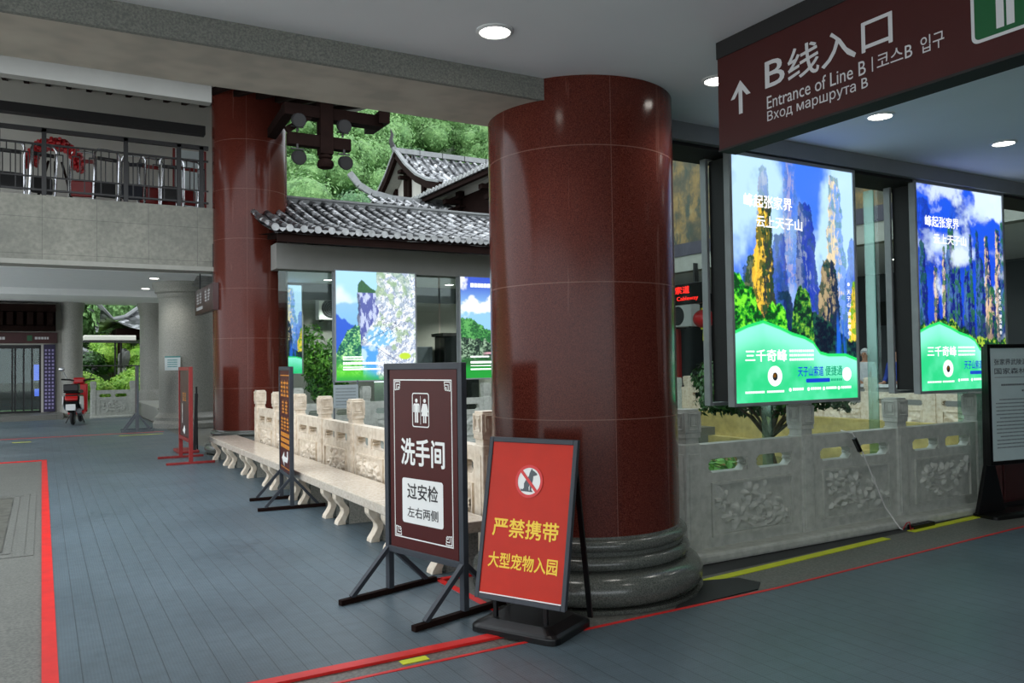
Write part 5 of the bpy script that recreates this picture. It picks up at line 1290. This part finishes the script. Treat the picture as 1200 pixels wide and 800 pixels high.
# ================================================================== SCOOTER
def wheel(g, y, r=.23, w=.09):
    n = 28; v = []; f = []; m = 8
    for i in range(n):
        a = 2 * PI * i / n
        for k in range(m):
            b = 2 * PI * k / m; rr = r - .05 + .05 * math.cos(b); v.append((w / 2 * math.sin(b), y + rr * math.cos(a), r + rr * math.sin(a)))
    for i in range(n):
        for k in range(m): f.append((i * m + k, i * m + (k + 1) % m, ((i + 1) % n) * m + (k + 1) % m, ((i + 1) % n) * m + k))
    return g.add(v, f, True)
t = thing('scooter', 'black, red and white motor scooter parked before the slender grey column, seen from behind', 'scooter', (.76, 26.0, .0), math.radians(-9)); t.scale = (1.2, 1.2, 1.2)
w1 = wheel(G(), 0).build('wheel', 'black_matt', t, fix=True); w2 = wheel(G(), 1.28).build('wheel', 'black_matt', t)
for w_, y in ((w1, 0), (w2, 1.28)): g = G(); g.tube([(-.05, y, .23), (.05, y, .23)], .15, 14); g.build('hub', 'grey_metal', w_)
g = G()   # tail and side panels
g.add([(-.15, -.28, .72), (.15, -.28, .72), (.17, .45, .70), (-.17, .45, .70), (-.11, -.22, .42), (.11, -.22, .42), (.19, .42, .30), (-.19, .42, .30)], [(0, 1, 2, 3), (4, 7, 6, 5), (0, 4, 5, 1), (1, 5, 6, 2), (2, 6, 7, 3), (3, 7, 4, 0)])
g.build('tail_panel', 'black', t, .03)
for s in (-1, 1): G().prism([(-.25, .50), (-.2, .68), (.3, .66), (.36, .36), (.1, .34)], s * .165, s * .19, lambda a, b, tt: (tt, a, b)).build('side_cover', 'white_plastic', t, .01)
g = G(); g.prism([(-.31, .60), (-.25, .74), (-.20, .74), (-.24, .56)], -.13, .13, lambda a, b, tt: (tt, a, b)); g.build('tail_lamp', 'tail_red', t, .015)
g = G(); g.box(-.16, .16, -.32, -.08, .76, .80); g.box(-.16, .16, -.34, -.06, .80, .96); g.build('top_box', 'black', t, .05)
g = G(); g.box(-.16, .16, -.05, .55, .72, .82); g.build('seat', 'black_matt', t, .04)
g = G(); g.box(-.17, .17, .45, .98, .22, .28); g.build('footboard', 'red_plastic', t, .02)
g = G(); g.prism([(.92, .25), (1.0, .95), (1.1, .95), (1.08, .25)], -.19, .19, lambda a, b, tt: (tt, a, b)); g.build('leg_shield', 'red_plastic', t, .03)
g = G(); g.prism([(1.05, .42), (1.0, .6), (1.3, .52), (1.5, .36), (1.46, .34), (1.28, .46)], -.07, .07, lambda a, b, tt: (tt, a, b)); g.build('front_mudguard', 'red_plastic', t, .02)
g = G(); g.prism([(-.02, .36), (-.33, .52), (-.36, .46), (-.28, .30), (-.2, .36)], -.07, .07, lambda a, b, tt: (tt, a, b)); g.build('rear_mudguard', 'black', t, .01)
G().box(-.1, .1, -.385, -.372, .36, .50).build('number_plate', 'white_plastic', t)
g = G(); g.tube([(-.36, .86, 1.06), (-.2, .98, 1.05), (0, 1.02, 1.0), (.2, .98, 1.05), (.36, .86, 1.06)], .022, 8); g.tube([(0, 1.02, 1.0), (0, 1.1, .6), (0, 1.28, .25)], .035, 8); hb = g.build('handlebar', 'black', t)
for s in (-1, 1):
    g = G(); g.tube([(s * .24, .95, 1.06), (s * .33, .93, 1.26)], .01, 6); g.sphere((s * .36, .92, 1.31), .07, 12, 8, (1, .35, .7)); g.build('mirror', 'black' if s > 0 else 'chrome', hb)
g = G(); g.box(-.13, .13, .98, 1.16, .95, 1.10); g.build('headlamp_cowl', 'red_plastic', t, .04)
g = G(); g.tube([(.13, .25, .25), (.15, -.05, .26), (.16, -.28, .34)], [.03, .05, .06], 10); g.build('exhaust', 'grey_metal', t)
g = G(); g.tube([(-.1, .5, .25), (-.22, .5, .02)], .014, 6); g.tube([(.1, .5, .25), (.18, .52, .02)], .014, 6); g.build('stand', 'dark_metal', t)

# ================================================================== THINGS IN THE HALL AND PASSAGE
t = thing('led_sign', 'black LED display with red scrolling characters left of the large peaks poster', 'led sign', (13.9, 15.9, 2.95), -PI / 2)
G().box(-1.2, 1.35, -.06, .1, 0, .52).build('housing', 'black', t, .01)
g = G(); text(g, '天子山索道', -.55, .80, .27, .46, -.063, .03); text(g, 'Tianzi Mountain Cableway', -1.0, 1.1, .07, .2, -.063, .015); g.build('lettering', 'led_red', t, label='red glowing characters')
for x in (-.9, .9): G().box(x, x + .04, -.02, .12, .50, 1.0).build('bracket', 'dark_metal', t)
def ac(label, loc, rz):
    t = thing('air_conditioner', label, 'air conditioner', loc, rz)
    G().box(-.42, .42, -.16, .16, 0, .58).build('casing', 'white_plastic', t, .02)
    g = G()
    for k in range(5): ringpoly(g, circ(-.1, .29, .25 - .05 * k, 28), circ(-.1, .29, .235 - .05 * k, 28), -.163)
    g.build('fan_grille', 'grey_metal', t); g = G(); g.face(circ(-.1, .29, .255, 28), -.161); g.build('fan_opening', 'black_matt', t)
    g = G()
    for s in (-.3, .3): g.box(s - .02, s + .02, -.12, .3, -.04, 0)
    g.build('bracket', 'dark_metal', t)
ac('white air conditioner on the wall behind the passage glass', (6.45, 20.22, 2.72), 0)
ac('white air conditioner under the LED display', (14.8, 16.35, 2.45), -PI / 2)
t = thing('red_lantern', 'round red lantern beside the air conditioner under the LED display', 'lantern', (14.4, 15.2, 2.35)); g = G(); g.sphere((0, 0, .25), .28, 18, 10, (1, 1, .85))
g.build('shade', 'red_plastic', t); g = G(); g.cyl((0, 0), .09, -.02, .03, 12); g.cyl((0, 0), .09, .47, .52, 12); g.tube([(0, 0, .5), (0, 0, 1.45)], .012); g.tube([(0, 0, 0), (0, 0, -.3)], [.03, .05]); g.build('fittings', 'yellow_paint', t)
t = thing('display_panel', 'red arched display panel with pale poster in the hall', 'display', (15.0, 17.2, 0), -PI / 2)
G().prism(rrect(-.62, .42, 0, 2.5, .2), -.06, .06, lambda a, b, tt: (a, tt, b)).build('frame', 'red_paint', t, .02); G().box(-.6, .1, -.07, -.06, .5, 2.2).build('sheet', 'paper', t)
G().box(-.7, .5, -.2, .2, 0, .06).build('base', 'red_paint', t)
t = thing('wall_television', 'black flat television on the hall wall above the counter', 'television', (19.4, 13.6, 2.4), -PI / 2); G().box(-.38, .38, -.05, .05, 0, .65).build('casing', 'black', t, .01); G().box(-.35, .35, -.056, -.05, .04, .61).build('screen', 'black', t)
t = thing('counter_cabinet', 'tall dark cabinet behind the passage glass, right of the cliff poster', 'cabinet', (8.2, 18.9, 0)); G().box(-.30, .30, -.25, .25, 0, 2.0).build('body', 'grey_metal', t, .01); G().box(-.28, .28, -.26, -.25, .1, 1.95).build('door', 'grey_metal', t)
t = thing('ticket_machine', 'dark machine with small blue screen behind the passage glass', 'machine', (9.15, 18.6, 0)); G().box(-.48, .48, -.3, .3, 0, 2.25).build('body', 'black', t, .02); G().box(-.02, .22, -.31, -.30, 1.8, 2.12).build('screen', 'screen', t); G().box(-.55, .55, -.36, .34, 2.25, 2.33).build('top', 'dark_metal', t)
t = thing('easel_notice', 'grey notice board on legs behind the cream balustrade', 'notice board', (4.55, 13.6, 0), -.3)
G().box(-.21, .21, -.015, .015, .82, 1.22).build('sheet', 'easel_grey', t, .004); g = G(); g.tube([(-.2, .03, 0), (-.2, .03, 1.3)], .015); g.tube([(.2, .03, 0), (.2, .03, 1.3)], .015); g.build('leg', 'grey_metal', t)
g = G(); 
for i in range(6): bars(g, -.17, .17, 1.15 - .055 * i, .014, -.017, RN, .4)
g.build('print', 'grey_print', t)
# cable hanging over the balustrade
t = thing('power_cable', 'white cable with black plug hanging over the grey balustrade to the floor', 'cable', (6.55, 4.64, 0)); o = (6.55, 4.64, 0)
g = G(off=o); g.tube([(6.25, 4.88, .90), (6.25, 4.76, .885), (6.27, 4.735, .82), (6.35, 4.73, .70), (6.48, 4.72, .45), (6.60, 4.70, .2), (6.68, 4.62, .02), (6.70, 4.60, .005)], .006, 6); g.build('wire', 'wire_white', t)
g = G(off=o); g.bar((6.24, 4.735, .84), (6.31, 4.73, .72), .03, .03); g.build('plug', 'black', t)
g = G(off=o); g.tube([(6.70, 4.60, .005), (6.68, 4.57, .04), (6.685, 4.55, .075), (6.71, 4.54, .08), (6.73, 4.55, .04), (6.75, 4.56, .005), (6.80, 4.58, .004), (6.86, 4.59, .004)], .005, 6); g.build('red_wire', 'wire_red', t, label='red wire')
t = thing('power_strip', 'black power strip lying on the floor by the yellow stripe', 'power strip', (7.0, 4.62, -.012), .05); G().box(-.17, .17, -.035, .035, 0, .04).build('body', 'black', t, .006)
g = G()
for i in range(4): g.box(-.13 + .08 * i, -.09 + .08 * i, -.02, .02, .04, .043)
g.build('sockets', 'dark_metal', t)
t = thing('black_patch', 'flat black patch on the floor at the right foot of the big red column', 'mat', (4.05, 4.14, -.01)); G().prism([(-.62, -.20), (.16, -.16), (.30, -.05), (.26, .12), (.0, .2), (-.3, .02)], 0, .006, lambda a, b, tt: (a, b, tt)).build('pad', 'rubber', t)  # irregular flat black sheet beside the column foot
# carved stone panel in the paving at the left
t = thing('carved_paving_panel', 'carved stone panel with round medallion set in the paving at the left', 'stone carving', (-1.45, 10.0, -.012))
def fn(u, v):
    x = -1.3 + 2.45 * u; y = -1.75 + 3.5 * v; r = math.hypot(x - 0, y * .9); z = .012 * (math.sin(r * 18) * .5 + .5) if r < 1.05 else .018 * max(0, float(fbm(np.array(x * 5.5), np.array(y * 5.5), 3)) - .4) * 3
    return (x, y, .002 + z)
G().grid(fn, 90, 120).build('relief', 'dark_relief', t)
g = G()
for k, (a, h) in enumerate(((0, .006), (.10, .004), (.17, .006))): 
    X0_, X1_ = -1.3 - a - .07, 1.15 + a + .07; Y0_, Y1_ = -1.75 - a - .07, 1.75 + a + .07
    g.box(X1_ - .06, X1_, Y0_ + .06, Y1_ - .06, .0005, h); g.box(X0_, X0_ + .06, Y0_ + .06, Y1_ - .06, .0005, h); g.box(X0_, X1_, Y0_, Y0_ + .06, .0005, h); g.box(X0_, X1_, Y1_ - .06, Y1_, .0005, h)
g.build('border', 'paving', t)

# ================================================================== PEOPLE IN THE HALL
def skin_body(name, pts, edges, mat, parent, sub=1):
    me = bpy.data.meshes.new(name); me.from_pydata([p[:3] for p in pts], edges, [])
    o = bpy.data.objects.new(name, me); COL.objects.link(o); o.parent = parent
    o.modifiers.new('skin', 'SKIN'); sv = me.skin_vertices[0].data
    for i, p in enumerate(pts): sv[i].radius = (p[3], p[3]); sv[i].use_root = (i == 0)
    s = o.modifiers.new('smooth', 'SUBSURF'); s.levels = sub; s.render_levels = sub
    me.materials.append(M[mat]); return o
def person(label, loc, rz, top_mat, hair_mat, hairlong):
    t = thing('person', label, 'person', loc, rz)
    P = [(0, 0, .95, .13), (0, 0, 1.15, .13), (0, 0, 1.36, .14), (0, 0, 1.47, .06), (0, -.01, 1.54, .055), (0, -.015, 1.62, .085), (0, -.01, 1.70, .075)]; E = [(0, 1), (1, 2), (2, 3), (3, 4), (4, 5), (5, 6)]
    for s in (-1, 1):
        b = len(P); P += [(s * .17, 0, 1.40, .065), (s * .22, -.02, 1.15, .05), (s * .21, -.16, .98, .04), (s * .19, -.26, .98, .026), (s * .18, -.30, .98, .03)]; E += [(2, b), (b, b + 1), (b + 1, b + 2), (b + 2, b + 3), (b + 3, b + 4)]
        h = b + 4
        for q in range(4): c = len(P); P += [(s * (.15 + .02 * q), -.35, .975, .009), (s * (.15 + .02 * q), -.385 + .006 * abs(q - 1), .96, .008)]; E += [(h, c), (c, c + 1)]
        c = len(P); P += [(s * .14, -.30, .985, .011), (s * .125, -.335, .98, .009)]; E += [(h, c), (c, c + 1)]
        b = len(P); P += [(s * .10, 0, .88, .09), (s * .10, -.01, .48, .06), (s * .10, .02, .09, .042), (s * .11, -.14, .04, .035)]; E += [(0, b), (b, b + 1), (b + 1, b + 2), (b + 2, b + 3)]
    skin_body('body', P, E, 'skin', t)
    J = [(0, 0, .92, .155), (0, 0, 1.15, .15), (0, 0, 1.38, .155), (0, 0, 1.46, .075)]; EJ = [(0, 1), (1, 2), (2, 3)]
    for s in (-1, 1):
        b = len(J); J += [(s * .17, 0, 1.40, .08), (s * .22, -.02, 1.15, .065), (s * .21, -.15, .99, .055)]; EJ += [(2, b), (b, b + 1), (b + 1, b + 2)]
    skin_body('jacket', J, EJ, top_mat, t)
    T = [(0, 0, .93, .14)]; ET = []
    for s in (-1, 1): b = len(T); T += [(s * .10, 0, .85, .105), (s * .10, -.01, .48, .075), (s * .10, .02, .1, .06)]; ET += [(0, b), (b, b + 1), (b + 1, b + 2)]
    skin_body('trousers', T, ET, 'dark_cloth', t)
    g = G(); g.sphere((0, .012, 1.685), .105, 16, 10, (.92, 1.05, .95)); g.v = [(x, max(y, -.055) if z < 1.70 else y, z) for x, y, z in g.v]
    g.build('hair', hair_mat, t)
    g = G(); g.sphere((0, -.108, 1.625), .016, 8, 6, (.8, 1, 1.5))
    for s in (-1, 1): g.sphere((s * .088, -.01, 1.63), .022, 8, 6, (.4, .8, 1.3))
    g.build('nose_and_ears', 'skin', t)
    g = G()
    for s in (-1, 1): g.sphere((s * .033, -.092, 1.65), .011, 8, 6)
    g.build('eyes', 'hair', t); g = G(); g.sphere((0, -.094, 1.58), .02, 8, 6, (1, .4, .35)); g.build('mouth', 'red_paint', t)
person('person in white with a white cap standing behind the hall counter', (16.6, 12.25, 0), -PI / 2 + .3, 'white_cloth', 'white_cloth', 0)
person('person in a blue jacket standing behind the hall counter', (16.6, 11.45, 0), -PI / 2, 'blue_cloth', 'hair', 0)
